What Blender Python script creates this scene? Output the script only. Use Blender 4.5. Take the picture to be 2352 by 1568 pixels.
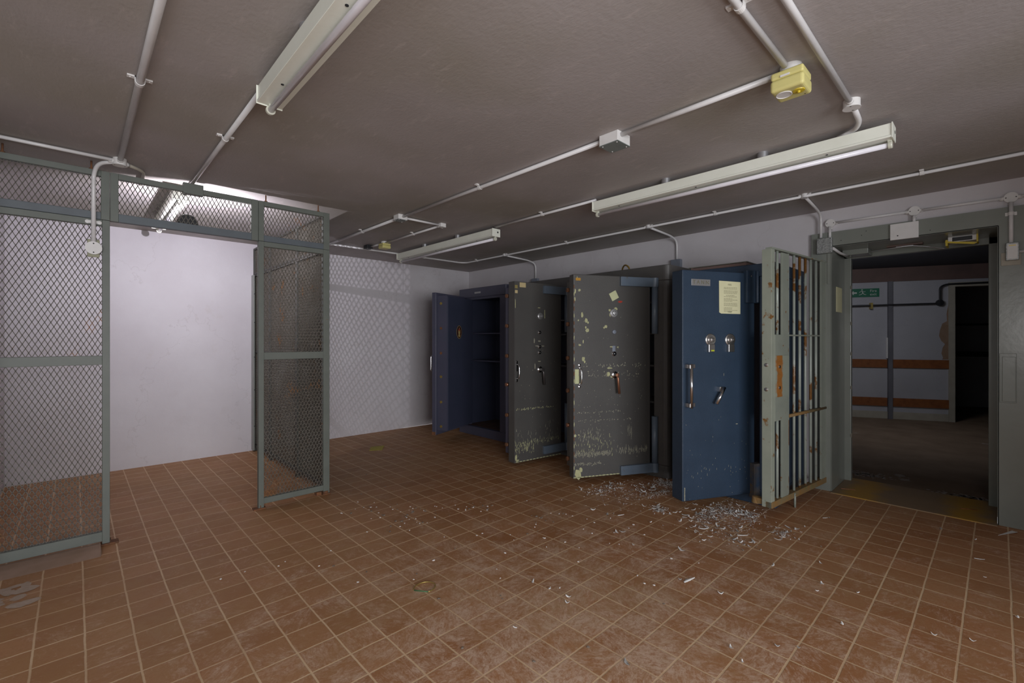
import bpy, math, random
from mathutils import Vector, Matrix
R = math.radians

# ------------------------------------------------------------------ scene, camera, world, lights, exposure
for o in list(bpy.data.objects):
    bpy.data.objects.remove(o, do_unlink=True)
SC = bpy.context.scene
COL = SC.collection
SC.view_settings.view_transform = 'Standard'
SC.view_settings.look = 'None'
SC.view_settings.gamma = 1.0
SC.view_settings.use_curve_mapping = False
SC.view_settings.exposure = 0.0

YAW = math.atan(1004 / 1060)                   # camera heading, measured from +Y towards +X
cam_d = bpy.data.cameras.new('camera')
cam = bpy.data.objects.new('camera', cam_d)
COL.objects.link(cam)
cam.location = (0, 0, 1.3)
cam.rotation_euler = (R(90), 0, -YAW)
cam_d.sensor_width = 36.0
cam_d.lens = 36.0 * 1060 / 2352
cam_d.shift_y = -4 / 2352
cam_d.clip_start = 0.02
SC.camera = cam

world = bpy.data.worlds.new('world')
SC.world = world
world.use_nodes = True
bg = world.node_tree.nodes['Background']
bg.inputs[0].default_value = (0.96, 0.965, 1.0, 1)
bg.inputs[1].default_value = 0.50


def lamp(name, kind, loc, energy, color, size=0.1, aim=None, size_y=None, spot=None, spread=None):
    d = bpy.data.lights.new(name, kind)
    d.energy = energy
    d.color = color
    if kind == 'AREA':
        d.size = size
        if size_y:
            d.shape = 'RECTANGLE'
            d.size_y = size_y
        if spread:
            d.spread = spread
    else:
        d.shadow_soft_size = size
    o = bpy.data.objects.new(name, d)
    COL.objects.link(o)
    o.location = loc
    if aim is not None:
        o.rotation_euler = (Vector(aim) - Vector(loc)).to_track_quat('-Z', 'Y').to_euler()
    return o


# the photographer's work lamp hung inside the cage (its black housing is built below)
lamp('work_lamp_beam', 'AREA', (0.60, 4.05, 2.125), 27, (0.92, 0.88, 1.0), 0.010, aim=(1.00, 5.05, 2.62))
# broad soft fill added far behind the camera to light the room evenly
lamp('room_fill', 'AREA', (-0.8, -4.6, 1.1), 275, (0.95, 0.96, 1.0), 3.4, aim=(2.2, 2.6, 1.3), size_y=2.0)
# unseen soft fill added next to the camera to brighten the near tiles
lamp('near_fill', 'AREA', (0.25, -0.45, 1.45), 14, (1.0, 0.98, 0.97), 0.5, aim=(1.9, 1.6, 1.2))
# weak overhead fill added in the corridor past the vault door
lamp('corridor_fill', 'AREA', (7.3, 1.2, 2.4), 15, (0.90, 0.92, 1.0), 0.6, aim=(9.6, 1.4, 0.9))

# ------------------------------------------------------------------ materials
MATS = {}


def nt(name):
    m = bpy.data.materials.new(name)
    m.use_nodes = True
    n = m.node_tree
    b = n.nodes['Principled BSDF']
    return m, n, b


def N(n, t, **kw):
    x = n.nodes.new(t)
    for k, v in kw.items():
        setattr(x, k, v)
    return x


def L(n, a, b):
    n.links.new(a, b)


def noise(n, vec, scale, detail=4, rough=0.55, dist=0.0):
    x = N(n, 'ShaderNodeTexNoise')
    x.inputs['Scale'].default_value = scale
    x.inputs['Detail'].default_value = detail
    x.inputs['Roughness'].default_value = rough
    x.inputs['Distortion'].default_value = dist
    if vec is not None:
        L(n, vec, x.inputs['Vector'])
    return x.outputs['Fac']


def ramp(n, fac, a, b, ca=(0, 0, 0, 1), cb=(1, 1, 1, 1)):
    x = N(n, 'ShaderNodeValToRGB')
    x.color_ramp.elements[0].position = a
    x.color_ramp.elements[1].position = b
    x.color_ramp.elements[0].color = ca
    x.color_ramp.elements[1].color = cb
    L(n, fac, x.inputs[0])
    return x.outputs[0]


def mix(n, fac, a, b, mode='MIX'):
    x = N(n, 'ShaderNodeMix', data_type='RGBA', blend_type=mode)
    for s, v in ((0, fac), (6, a), (7, b)):
        if hasattr(v, 'is_linked') or hasattr(v, 'links'):
            L(n, v, x.inputs[s])
        elif s == 0:
            x.inputs[0].default_value = v
        else:
            x.inputs[s].default_value = tuple(v) + (1,) if len(v) == 3 else v
    return x.outputs[2]


def mth(n, op, a, b=None, c=None):
    x = N(n, 'ShaderNodeMath', operation=op)
    for i, v in enumerate((a, b, c)):
        if v is None:
            continue
        if hasattr(v, 'links'):
            L(n, v, x.inputs[i])
        else:
            x.inputs[i].default_value = v
    return x.outputs[0]


def coords(n, scale=None):
    t = N(n, 'ShaderNodeTexCoord').outputs['Object']
    if scale:
        mp = N(n, 'ShaderNodeMapping')
        mp.inputs['Scale'].default_value = scale
        L(n, t, mp.inputs[0])
        return mp.outputs[0]
    return t


def bump(n, b, h, strength=0.2, dist=0.01):
    x = N(n, 'ShaderNodeBump')
    x.inputs['Strength'].default_value = strength
    x.inputs['Distance'].default_value = dist
    L(n, h, x.inputs['Height'])
    L(n, x.outputs[0], b.inputs['Normal'])


def paint(name, c1, c2=None, scale=6, rough=0.5, metal=0.0, bs=0.12, bscale=60, rust=None, rthr=0.68, rscale=9, chips=None, cthr=0.7, cscale=30, spec=0.5):
    if name in MATS:
        return MATS[name]
    m, n, b = nt(name)
    v = coords(n)
    c2 = c2 or tuple(x * 0.8 for x in c1)
    col = mix(n, ramp(n, noise(n, v, scale, 5), 0.35, 0.68), c1, c2)
    rg = rough
    if rust:
        f = ramp(n, noise(n, v, rscale, 8, 0.65), rthr, rthr + 0.05)
        col = mix(n, f, col, mix(n, noise(n, v, 40), rust, tuple(x * 0.45 for x in rust)))
    if chips:
        f = ramp(n, noise(n, v, cscale, 6, 0.6), cthr, cthr + 0.02)
        col = mix(n, f, col, chips)
    L(n, col, b.inputs['Base Color'])
    b.inputs['Roughness'].default_value = rg
    b.inputs['Metallic'].default_value = metal
    b.inputs['Specular IOR Level'].default_value = spec
    if bs:
        bump(n, b, noise(n, v, bscale, 4), bs, 0.004)
    MATS[name] = m
    return m


def flat(name, c, rough=0.5, metal=0.0, emit=0):
    if name in MATS:
        return MATS[name]
    m, n, b = nt(name)
    v = coords(n)
    L(n, mix(n, noise(n, v, 25, 3), c, tuple(x * 0.85 for x in c)), b.inputs['Base Color'])
    b.inputs['Roughness'].default_value = rough
    b.inputs['Metallic'].default_value = metal
    if emit:
        b.inputs['Emission Color'].default_value = tuple(c) + (1,)
        b.inputs['Emission Strength'].default_value = emit
    MATS[name] = m
    return m


def floor_material():
    m, n, b = nt('red_quarry_tiles')
    v = coords(n)
    sep = N(n, 'ShaderNodeSeparateXYZ')
    L(n, v, sep.inputs[0])
    wob = mth(n, 'MULTIPLY', mth(n, 'SUBTRACT', noise(n, v, 9, 2), 0.5), 0.006)
    tx = mth(n, 'DIVIDE', mth(n, 'ADD', mth(n, 'SUBTRACT', sep.outputs[0], 0.0316), wob), 0.1596)
    ty = mth(n, 'DIVIDE', mth(n, 'ADD', mth(n, 'SUBTRACT', sep.outputs[1], -0.0412), wob), 0.1571)

    def edge(t):                                # distance to the nearest joint, in tiles
        fr = mth(n, 'FRACT', t)
        return mth(n, 'MINIMUM', fr, mth(n, 'SUBTRACT', 1.0, fr))
    e = mth(n, 'MINIMUM', edge(tx), edge(ty))
    e2 = mth(n, 'ADD', e, mth(n, 'MULTIPLY', mth(n, 'SUBTRACT', noise(n, v, 120, 2), 0.5), 0.012))
    joint = ramp(n, e2, 0.018, 0.029, (1, 1, 1, 1), (0, 0, 0, 1))
    cmb = N(n, 'ShaderNodeCombineXYZ')
    L(n, mth(n, 'FLOOR', tx), cmb.inputs[0])
    L(n, mth(n, 'FLOOR', ty), cmb.inputs[1])
    wn = N(n, 'ShaderNodeTexWhiteNoise', noise_dimensions='3D')
    L(n, cmb.outputs[0], wn.inputs[0])
    rnd = wn.outputs[0]
    c = mix(n, rnd, (0.33, 0.142, 0.054), (0.44, 0.215, 0.100))
    off = N(n, 'ShaderNodeVectorMath', operation='ADD')
    L(n, v, off.inputs[0])
    L(n, wn.outputs[1], off.inputs[1])
    pv = off.outputs[0]
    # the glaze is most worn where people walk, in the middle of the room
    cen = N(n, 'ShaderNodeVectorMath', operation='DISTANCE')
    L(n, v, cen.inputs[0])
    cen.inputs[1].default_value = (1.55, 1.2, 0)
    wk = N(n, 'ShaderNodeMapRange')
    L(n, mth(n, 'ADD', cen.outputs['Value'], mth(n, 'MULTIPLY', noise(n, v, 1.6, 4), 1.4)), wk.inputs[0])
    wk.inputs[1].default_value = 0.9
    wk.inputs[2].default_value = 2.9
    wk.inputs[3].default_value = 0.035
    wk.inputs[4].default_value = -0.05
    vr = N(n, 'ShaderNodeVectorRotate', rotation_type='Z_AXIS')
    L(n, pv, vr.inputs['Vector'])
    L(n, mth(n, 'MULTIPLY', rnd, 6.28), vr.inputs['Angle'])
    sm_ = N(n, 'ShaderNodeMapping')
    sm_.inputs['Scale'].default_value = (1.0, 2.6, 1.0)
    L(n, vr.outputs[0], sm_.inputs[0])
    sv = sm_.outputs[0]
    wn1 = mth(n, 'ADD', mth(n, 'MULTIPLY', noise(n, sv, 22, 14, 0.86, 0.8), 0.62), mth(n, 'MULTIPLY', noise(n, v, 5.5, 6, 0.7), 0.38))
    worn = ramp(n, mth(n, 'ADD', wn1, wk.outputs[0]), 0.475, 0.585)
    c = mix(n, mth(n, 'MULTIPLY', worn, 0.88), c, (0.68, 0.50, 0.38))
    fine = ramp(n, noise(n, pv, 55, 10, 0.75, 1.2), 0.50, 0.58)
    c = mix(n, mth(n, 'MULTIPLY', fine, 0.55), c, (0.34, 0.135, 0.05))
    rusty = ramp(n, noise(n, v, 2.1, 5, 0.6), 0.66, 0.74)
    c = mix(n, mth(n, 'MULTIPLY', rusty, 0.45), c, (0.42, 0.16, 0.035))
    dust = ramp(n, noise(n, v, 1.1, 4, 0.6), 0.40, 0.66)
    c = mix(n, mth(n, 'MULTIPLY', mth(n, 'MULTIPLY', dust, ramp(n, noise(n, sv, 12, 10, 0.8), 0.38, 0.6)), 0.62), c, (0.42, 0.27, 0.135))
    # the dust lies thicker towards the cage side
    far = N(n, 'ShaderNodeMapRange')
    L(n, mth(n, 'SUBTRACT', sep.outputs[1], mth(n, 'MULTIPLY', sep.outputs[0], 0.7)), far.inputs[0])
    far.inputs[1].default_value = 0.2
    far.inputs[2].default_value = 2.6
    far.inputs[3].default_value = 0.0
    far.inputs[4].default_value = 0.42
    c = mix(n, mth(n, 'MULTIPLY', far.outputs[0], ramp(n, noise(n, v, 5, 6, 0.6), 0.25, 0.6)), c, (0.40, 0.22, 0.08))
    jc = mix(n, noise(n, v, 30, 4), (0.78, 0.57, 0.36), (0.60, 0.42, 0.25))
    faded = ramp(n, noise(n, v, 1.7, 3), 0.35, 0.6, (0.6, 0.6, 0.6, 1), (1, 1, 1, 1))
    c = mix(n, mth(n, 'MULTIPLY', joint, faded), c, jc)
    L(n, c, b.inputs['Base Color'])
    rg = N(n, 'ShaderNodeMapRange')
    L(n, noise(n, pv, 14, 6, 0.6), rg.inputs[0])
    rg.inputs[3].default_value = 0.42
    rg.inputs[4].default_value = 0.75
    L(n, rg.outputs[0], b.inputs['Roughness'])
    h = mth(n, 'SUBTRACT', mth(n, 'MULTIPLY', noise(n, pv, 60, 6, 0.6), 0.35), mth(n, 'MULTIPLY', joint, 0.5))
    bump(n, b, h, 0.35, 0.003)
    MATS['floor'] = m
    return m


def wall_material(name, c1, c2, stain=(0.42, 0.36, 0.30), bs=0.25):
    m, n, b = nt(name)
    v = coords(n)
    c = mix(n, ramp(n, noise(n, v, 1.6, 6, 0.6), 0.3, 0.7), c1, c2)
    c = mix(n, mth(n, 'MULTIPLY', ramp(n, noise(n, v, 3.0, 8, 0.7), 0.60, 0.75), 0.25), c, stain)
    crack = mth(n, 'ABSOLUTE', mth(n, 'SUBTRACT', noise(n, v, 0.9, 6, 0.6), 0.5))
    cm = ramp(n, crack, 0.0, 0.004, (1, 1, 1, 1), (0, 0, 0, 1))
    c = mix(n, mth(n, 'MULTIPLY', cm, 0.16), c, (0.25, 0.2, 0.18))
    L(n, c, b.inputs['Base Color'])
    b.inputs['Roughness'].default_value = 0.62
    bump(n, b, mth(n, 'ADD', noise(n, v, 14, 6, 0.6), mth(n, 'MULTIPLY', noise(n, v, 90, 3), 0.25)), bs, 0.01)
    return m


def ceiling_material():
    m, n, b = nt('painted_concrete_ceiling')
    v = coords(n)
    c = mix(n, ramp(n, noise(n, v, 1.3, 6, 0.6), 0.3, 0.7), (0.44, 0.405, 0.40), (0.37, 0.34, 0.33))
    c = mix(n, mth(n, 'MULTIPLY', ramp(n, noise(n, v, 0.8, 3, 0.5), 0.45, 0.62), 0.6), c, (0.31, 0.285, 0.225))
    vs = coords(n, (5, 1.5, 1))
    tape = ramp(n, noise(n, vs, 4, 10, 0.75), 0.56, 0.72)
    c = mix(n, mth(n, 'MULTIPLY', tape, 0.45), c, (0.58, 0.52, 0.50))
    L(n, c, b.inputs['Base Color'])
    b.inputs['Roughness'].default_value = 0.62
    b.inputs['Specular IOR Level'].default_value = 0.3
    bump(n, b, mth(n, 'ADD', noise(n, vs, 22, 8, 0.62), noise(n, v, 45, 4)), 0.2, 0.006)
    return m


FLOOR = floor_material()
WALL = wall_material('white_painted_wall', (0.62, 0.60, 0.62), (0.56, 0.53, 0.55))
CEIL = ceiling_material()
CAGE = paint('grey_green_paint', (0.135, 0.150, 0.130), (0.115, 0.130, 0.113), 8, 0.5, rust=(0.22, 0.10, 0.03), rthr=0.70, rscale=22, chips=(0.08, 0.07, 0.05), cthr=0.78, cscale=70)
DKBLUE = paint('dark_blue_grey_paint', (0.105, 0.125, 0.14), (0.09, 0.105, 0.12), 8, 0.5)
MESH = paint('mesh_wire', (0.13, 0.12, 0.10), (0.09, 0.075, 0.055), 3, 0.6, rust=(0.30, 0.13, 0.03), rthr=0.60, rscale=3)
SHEET = paint('olive_sheet', (0.13, 0.135, 0.105), (0.10, 0.10, 0.075), 12, 0.6, rust=(0.22, 0.12, 0.03), rthr=0.6, rscale=4)
RUST = paint('rust', (0.22, 0.09, 0.035), (0.10, 0.05, 0.03), 30, 0.85, bs=0.5, bscale=90)
PIPE = paint('painted_conduit', (0.72, 0.71, 0.71), (0.66, 0.65, 0.65), 10, 0.32, chips=(0.30, 0.26, 0.12), cthr=0.76, cscale=14)
BOXW = paint('white_box_paint', (0.76, 0.75, 0.74), (0.70, 0.69, 0.67), 12, 0.4)
BOXG = paint('grey_green_cover', (0.22, 0.25, 0.24), (0.19, 0.22, 0.21), 12, 0.45)
CREAM = paint('cream_enamel', (0.83, 0.85, 0.76), (0.78, 0.80, 0.70), 5, 0.32, chips=(0.36, 0.33, 0.26), cthr=0.78, cscale=18)
TUBE = flat('fluorescent_tube_glass', (0.88, 0.86, 0.92), 0.15)
HOLDER = flat('lampholder_plastic', (0.62, 0.62, 0.52), 0.35)
ALU = flat('spacer_metal', (0.55, 0.56, 0.58), 0.35, 0.8)
YEL = paint('yellow_plastic', (0.66, 0.60, 0.24), (0.60, 0.55, 0.22), 10, 0.4, bs=0)
YEL2 = flat('strong_yellow', (0.66, 0.50, 0.03), 0.35)
BLACK = flat('black_plastic', (0.018, 0.019, 0.022), 0.5)
VOID = flat('dark_hole', (0.006, 0.006, 0.006), 0.9)
CHROME = flat('chrome', (0.75, 0.75, 0.76), 0.14, 1.0)
STEEL = flat('brushed_steel', (0.62, 0.60, 0.58), 0.3, 1.0)
DIALM = flat('dull_dial_metal', (0.48, 0.48, 0.48), 0.36, 0.7)
BRASS = flat('brass', (0.55, 0.42, 0.13), 0.4, 0.8)
BRONZE = flat('worn_copper', (0.42, 0.20, 0.12), 0.4, 0.8)
SAFEG = paint('dark_grey_safe_paint', (0.088, 0.084, 0.079), (0.072, 0.069, 0.066), 5, 0.42, bs=0.25, bscale=120, chips=(0.17, 0.14, 0.05), cthr=0.775, cscale=9)
SAFEGF = paint('dark_grey_safe_door_paint', (0.088, 0.085, 0.080), (0.078, 0.075, 0.072), 4, 0.42, bs=0.25, bscale=120)
SAFEP = paint('violet_blue_safe_paint', (0.078, 0.078, 0.120), (0.068, 0.072, 0.110), 5, 0.4, bs=0.15, bscale=100)
SAFEP2 = paint('navy_inner_paint', (0.046, 0.052, 0.088), (0.040, 0.048, 0.080), 5, 0.45, bs=0.15, bscale=100)
TANN = paint('blue_safe_paint', (0.026, 0.048, 0.083), (0.021, 0.040, 0.070), 5, 0.42, bs=0.35, bscale=140)
HINGE = paint('blue_grey_hinge_paint', (0.135, 0.175, 0.225), (0.115, 0.15, 0.195), 8, 0.36, rust=(0.16, 0.11, 0.05), rthr=0.66, rscale=16)
CHIP = paint('pale_chipped_primer', (0.48, 0.48, 0.27), (0.38, 0.38, 0.21), 40, 0.7, bs=0)
SCUFF = paint('grey_scuff', (0.36, 0.35, 0.27), (0.26, 0.25, 0.18), 60, 0.7, bs=0)
PAPER = paint('cream_paper', (0.68, 0.66, 0.42), (0.64, 0.62, 0.39), 9, 0.8, bs=0)
STICK = paint('sticky_note_yellow', (0.58, 0.60, 0.36), (0.54, 0.56, 0.33), 9, 0.8, bs=0)
TAN = flat('tan_label', (0.58, 0.47, 0.25), 0.7)
OLIVE = flat('brown_label', (0.28, 0.23, 0.08), 0.7)
ORANGE = flat('orange_label', (0.50, 0.26, 0.03), 0.7)
RED = flat('red_mark', (0.45, 0.04, 0.02), 0.7)
INK = flat('ink', (0.16, 0.15, 0.09), 0.8)
GATE = paint('pale_green_gate_paint', (0.275, 0.30, 0.25), (0.235, 0.26, 0.22), 6, 0.42, rust=(0.27, 0.12, 0.03), rthr=0.62, rscale=13, chips=(0.07, 0.05, 0.03), cthr=0.74, cscale=60)
GATEB = paint('rusty_gate_bar_paint', (0.36, 0.40, 0.35), (0.30, 0.33, 0.29), 6, 0.28, rust=(0.26, 0.12, 0.035), rthr=0.54, rscale=5)
GATES = paint('chipped_stile_paint', (0.32, 0.345, 0.28), (0.27, 0.30, 0.245), 6, 0.42, rust=(0.28, 0.13, 0.03), rthr=0.585, rscale=12, chips=(0.07, 0.05, 0.03), cthr=0.70, cscale=50)
GATER = paint('rusted_gate_rail', (0.24, 0.13, 0.04), (0.18, 0.15, 0.08), 12, 0.7, rust=(0.2, 0.2, 0.06), rthr=0.6)
FRAME = paint('vault_frame_paint', (0.235, 0.252, 0.225), (0.205, 0.222, 0.197), 3, 0.25, bs=0.22, bscale=14, chips=(0.09, 0.08, 0.06), cthr=0.80, cscale=40)
GALV = paint('galvanised_steel', (0.46, 0.48, 0.47), (0.22, 0.23, 0.23), 90, 0.4, 0.5, bs=0)
SILVER = flat('silver_box_paint', (0.26, 0.29, 0.35), 0.4, 0.3)
FEATH = paint('feather_white', (0.80, 0.79, 0.77), (0.62, 0.60, 0.57), 60, 0.9, bs=0)
FEATHG = paint('feather_grey', (0.30, 0.29, 0.28), (0.55, 0.53, 0.50), 80, 0.85, bs=0)
GRITM = paint('grit_dark', (0.14, 0.11, 0.09), (0.24, 0.19, 0.14), 60, 0.9, bs=0)
WOODR = paint('brown_wood_rail', (0.27, 0.095, 0.028), (0.19, 0.062, 0.02), 14, 0.5)
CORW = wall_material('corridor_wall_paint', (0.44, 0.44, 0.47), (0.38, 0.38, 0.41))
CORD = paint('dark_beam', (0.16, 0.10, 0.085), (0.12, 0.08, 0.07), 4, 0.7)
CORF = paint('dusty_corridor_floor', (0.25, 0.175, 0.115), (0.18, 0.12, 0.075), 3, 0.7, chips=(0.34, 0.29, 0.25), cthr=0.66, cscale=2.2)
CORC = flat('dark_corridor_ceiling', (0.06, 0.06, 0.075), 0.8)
TRIMC = paint('cream_trim', (0.42, 0.39, 0.32), (0.36, 0.33, 0.27), 8, 0.6)
GREENS = flat('safety_green', (0.015, 0.16, 0.085), 0.5)
WHITES = flat('sign_white', (0.6, 0.65, 0.6), 0.5)
YCABLE = flat('brown_yellow_cable', (0.34, 0.21, 0.04), 0.45)
DEBW = paint('pale_worn_patch', (0.52, 0.42, 0.34), (0.44, 0.34, 0.26), 30, 0.8)


def threshold_material():
    m, n, b = nt('stained_threshold_plate')
    v = coords(n)
    c = mix(n, noise(n, v, 6, 6, 0.6), (0.30, 0.20, 0.11), (0.23, 0.155, 0.09))
    sep = N(n, 'ShaderNodeSeparateXYZ')
    L(n, v, sep.inputs[0])
    f = None
    for yc in (0.80, 0.18):
        d = mth(n, 'ABSOLUTE', mth(n, 'SUBTRACT', mth(n, 'ADD', sep.outputs[1], mth(n, 'MULTIPLY', mth(n, 'SUBTRACT', noise(n, v, 5, 4), 0.5), 0.35)), yc))
        g = ramp(n, d, 0.03, 0.17, (1, 1, 1, 1), (0, 0, 0, 1))
        f = g if f is None else mth(n, 'MAXIMUM', f, g)
    c = mix(n, mth(n, 'MULTIPLY', f, 0.85), c, (0.46, 0.25, 0.018))
    L(n, c, b.inputs['Base Color'])
    b.inputs['Roughness'].default_value = 0.5
    bump(n, b, noise(n, v, 40, 5), 0.3, 0.003)
    return m


# ------------------------------------------------------------------ geometry helpers
WM = {}                                        # world matrices of the parents made so far


def wm_of(o):
    return WM[o.name]


class MB:
    def __init__(s):
        s.v = []
        s.f = []
        s.mi = []
        s.sm = []

    def add(s, vs, fs, mi=0, smooth=False, M=None):
        k = len(s.v)
        if M is not None:
            vs = [M @ Vector(p) for p in vs]
        s.v += [tuple(p) for p in vs]
        s.f += [tuple(i + k for i in f) for f in fs]
        s.mi += [mi] * len(fs)
        s.sm += [smooth] * len(fs)
        return s

    def bx(s, x0, x1, y0, y1, z0, z1, mi=0, M=None):
        vs = [(x, y, z) for z in (z0, z1) for y in (y0, y1) for x in (x0, x1)]
        fs = [(0, 2, 3, 1), (4, 5, 7, 6), (0, 1, 5, 4), (2, 6, 7, 3), (0, 4, 6, 2), (1, 3, 7, 5)]
        return s.add(vs, fs, mi, False, M)

    def prism(s, poly, z0, z1, mi=0, M=None, smooth=False):
        n = len(poly)
        vs = [(x, y, z0) for x, y in poly] + [(x, y, z1) for x, y in poly]
        fs = [tuple(range(n - 1, -1, -1)), tuple(range(n, 2 * n))]
        k = len(s.v)
        s.add(vs, fs, mi, False, M)
        fs = [(i, (i + 1) % n, n + (i + 1) % n, n + i) for i in range(n)]
        s.f += [tuple(j + k for j in f) for f in fs]
        s.mi += [mi] * n
        s.sm += [smooth] * n
        return s

    def tube(s, pts, r, n=12, mi=0, M=None, caps=True):
        pts = [Vector(p) for p in pts]
        rs = r if isinstance(r, (list, tuple)) else [r] * len(pts)
        t0 = (pts[1] - pts[0]).normalized()
        a = t0.orthogonal().normalized()
        rings = []
        prev = t0
        for i, p in enumerate(pts):
            t = (pts[min(i + 1, len(pts) - 1)] - pts[max(i - 1, 0)]).normalized()
            a = (prev.rotation_difference(t) @ a).normalized()
            prev = t
            b = t.cross(a)
            rings.append([p + (a * math.cos(2 * math.pi * k / n) + b * math.sin(2 * math.pi * k / n)) * rs[i] for k in range(n)])
        vs = [q for g in rings for q in g]
        fs = []
        for i in range(len(pts) - 1):
            for k in range(n):
                fs.append((i * n + k, i * n + (k + 1) % n, (i + 1) * n + (k + 1) % n, (i + 1) * n + k))
        k0 = len(s.v)
        s.add(vs, fs, mi, True, M)
        if caps:
            m = len(pts) - 1
            s.f += [tuple(k0 + k for k in range(n - 1, -1, -1)), tuple(k0 + m * n + k for k in range(n))]
            s.mi += [mi, mi]
            s.sm += [False, False]
        return s

    def lathe(s, c, d, prof, n=20, mi=0, M=None):
        """prof: (radius, height along d) pairs; sharp between pairs"""
        c = Vector(c)
        d = Vector(d).normalized()
        a = d.orthogonal().normalized()
        b = d.cross(a)
        for i in range(len(prof) - 1):
            (r0, h0), (r1, h1) = prof[i], prof[i + 1]
            vs = []
            for (r, h) in ((r0, h0), (r1, h1)):
                vs += [c + d * h + (a * math.cos(2 * math.pi * k / n) + b * math.sin(2 * math.pi * k / n)) * max(r, 1e-5) for k in range(n)]
            fs = [(k, (k + 1) % n, n + (k + 1) % n, n + k) for k in range(n)]
            s.add(vs, fs, mi, abs(r0 - r1) < abs(h0 - h1) * 3, M)
        return s

    def build(s, name, mats, parent=None, local=False, loc=None, rotz=0, bevel=0, seg=2):
        if not isinstance(mats, (list, tuple)):
            mats = [mats]
        me = bpy.data.meshes.new(name)
        if parent is None:
            if loc is None and s.v and not local:
                xs = [p[0] for p in s.v]
                ys = [p[1] for p in s.v]
                zs = [p[2] for p in s.v]
                loc = ((min(xs) + max(xs)) / 2, (min(ys) + max(ys)) / 2, min(zs))
            loc = loc or (0, 0, 0)
            vs = s.v if local else [tuple(Vector(p) - Vector(loc)) for p in s.v]
        else:
            PW = wm_of(parent)
            if local:
                vs = s.v
                loc = loc or (0, 0, 0)
            else:
                inv = PW.inverted()
                vs = [tuple(inv @ Vector(p)) for p in s.v]
                loc = (0, 0, 0)
        me.from_pydata(vs, [], s.f)
        for m in mats:
            me.materials.append(m)
        me.polygons.foreach_set('material_index', s.mi)
        me.polygons.foreach_set('use_smooth', s.sm)
        me.update()
        o = bpy.data.objects.new(name, me)
        COL.objects.link(o)
        o.location = loc
        o.rotation_euler = (0, 0, rotz)
        if parent is not None:
            o.parent = parent
            WM[o.name] = wm_of(parent) @ Matrix.Translation(loc) @ Matrix.Rotation(rotz, 4, 'Z')
        else:
            WM[o.name] = Matrix.Translation(loc) @ Matrix.Rotation(rotz, 4, 'Z')
        if bevel:
            b = o.modifiers.new('bevel', 'BEVEL')
            b.width = bevel
            b.segments = seg
            b.limit_method = 'ANGLE'
            b.angle_limit = R(50)
        return o


def tag(o, label, cat, group=None, kind=None):
    o['label'] = label
    o['category'] = cat
    if group:
        o['group'] = group
    if kind:
        o['kind'] = kind
    return o


def thing(name, label, cat, loc, group=None):
    o = bpy.data.objects.new(name, None)
    o.empty_display_size = 0.1
    COL.objects.link(o)
    o.location = loc
    WM[o.name] = Matrix.Translation(loc)
    return tag(o, label, cat, group)


def struct(name, mb, mats, **kw):
    o = mb.build(name, mats, **kw)
    o['kind'] = 'structure'
    return o


def rounded(pts, r=0.05, k=5):
    """polyline with its corners rounded"""
    pts = [Vector(p) for p in pts]
    out = [pts[0]]
    for i in range(1, len(pts) - 1):
        a, p, b = pts[i - 1], pts[i], pts[i + 1]
        da, db = (a - p), (b - p)
        q = min(r, da.length * 0.49, db.length * 0.49)
        pa, pb = p + da.normalized() * q, p + db.normalized() * q
        for j in range(k + 1):
            t = j / k
            out.append(pa * (1 - t) ** 2 + p * 2 * t * (1 - t) + pb * t * t)
    out.append(pts[-1])
    return out


def text_mesh(body, size, M, name, mat, parent, depth=0.0006, align='CENTER'):
    cu = bpy.data.curves.new(name, 'FONT')
    cu.body = body
    cu.size = size
    cu.align_x = align
    cu.align_y = 'CENTER'
    cu.extrude = depth
    t = bpy.data.objects.new(name + '_curve', cu)
    COL.objects.link(t)
    dg = bpy.context.evaluated_depsgraph_get()
    me = bpy.data.meshes.new_from_object(t.evaluated_get(dg))
    bpy.data.objects.remove(t, do_unlink=True)
    me.transform(M)
    me.materials.clear()
    me.materials.append(mat)
    o = bpy.data.objects.new(name, me)
    COL.objects.link(o)
    if parent is not None:
        o.parent = parent
        WM[o.name] = wm_of(parent)
    return o


# ------------------------------------------------------------------ the room
H = 2.42
XW, YB, XL = 4.74, 6.03, -0.451
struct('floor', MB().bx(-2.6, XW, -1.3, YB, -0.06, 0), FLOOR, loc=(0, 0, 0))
struct('ceiling', MB().bx(-2.6, 5.22, -1.3, YB + 0.1, H, H + 0.1), CEIL, loc=(0, 0, 0))
mb = MB().bx(XL - 0.1, 3.50, YB, YB + 0.12, 0, H).bx(3.50, XW + 0.48, YB + 0.012, YB + 0.12, 0, H)
mb.bx(3.53, XW, YB + 0.006, YB + 0.02, 1.48, 1.487)
struct('wall_back', mb, WALL, loc=(0, 0, 0))
struct('wall_left', MB().bx(XL - 0.1, XL, 3.2, YB, 0, H), WALL, loc=(0, 0, 0))
mb = MB().bx(XW, 5.22, 0.992, YB + 0.02, 0, H).bx(XW, 5.22, 0.0, 0.992, 2.103, H).bx(XW, 5.22, -1.3, 0.0, 0, H)
struct('wall_right', mb, WALL, loc=(0, 0, 0))

struct('wall_light_block', MB().bx(2.5, 5.22, -1.42, -1.3, 0, H), WALL, loc=(0, 0, 0))  # unseen wall added behind the camera to cut the light on the right

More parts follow.
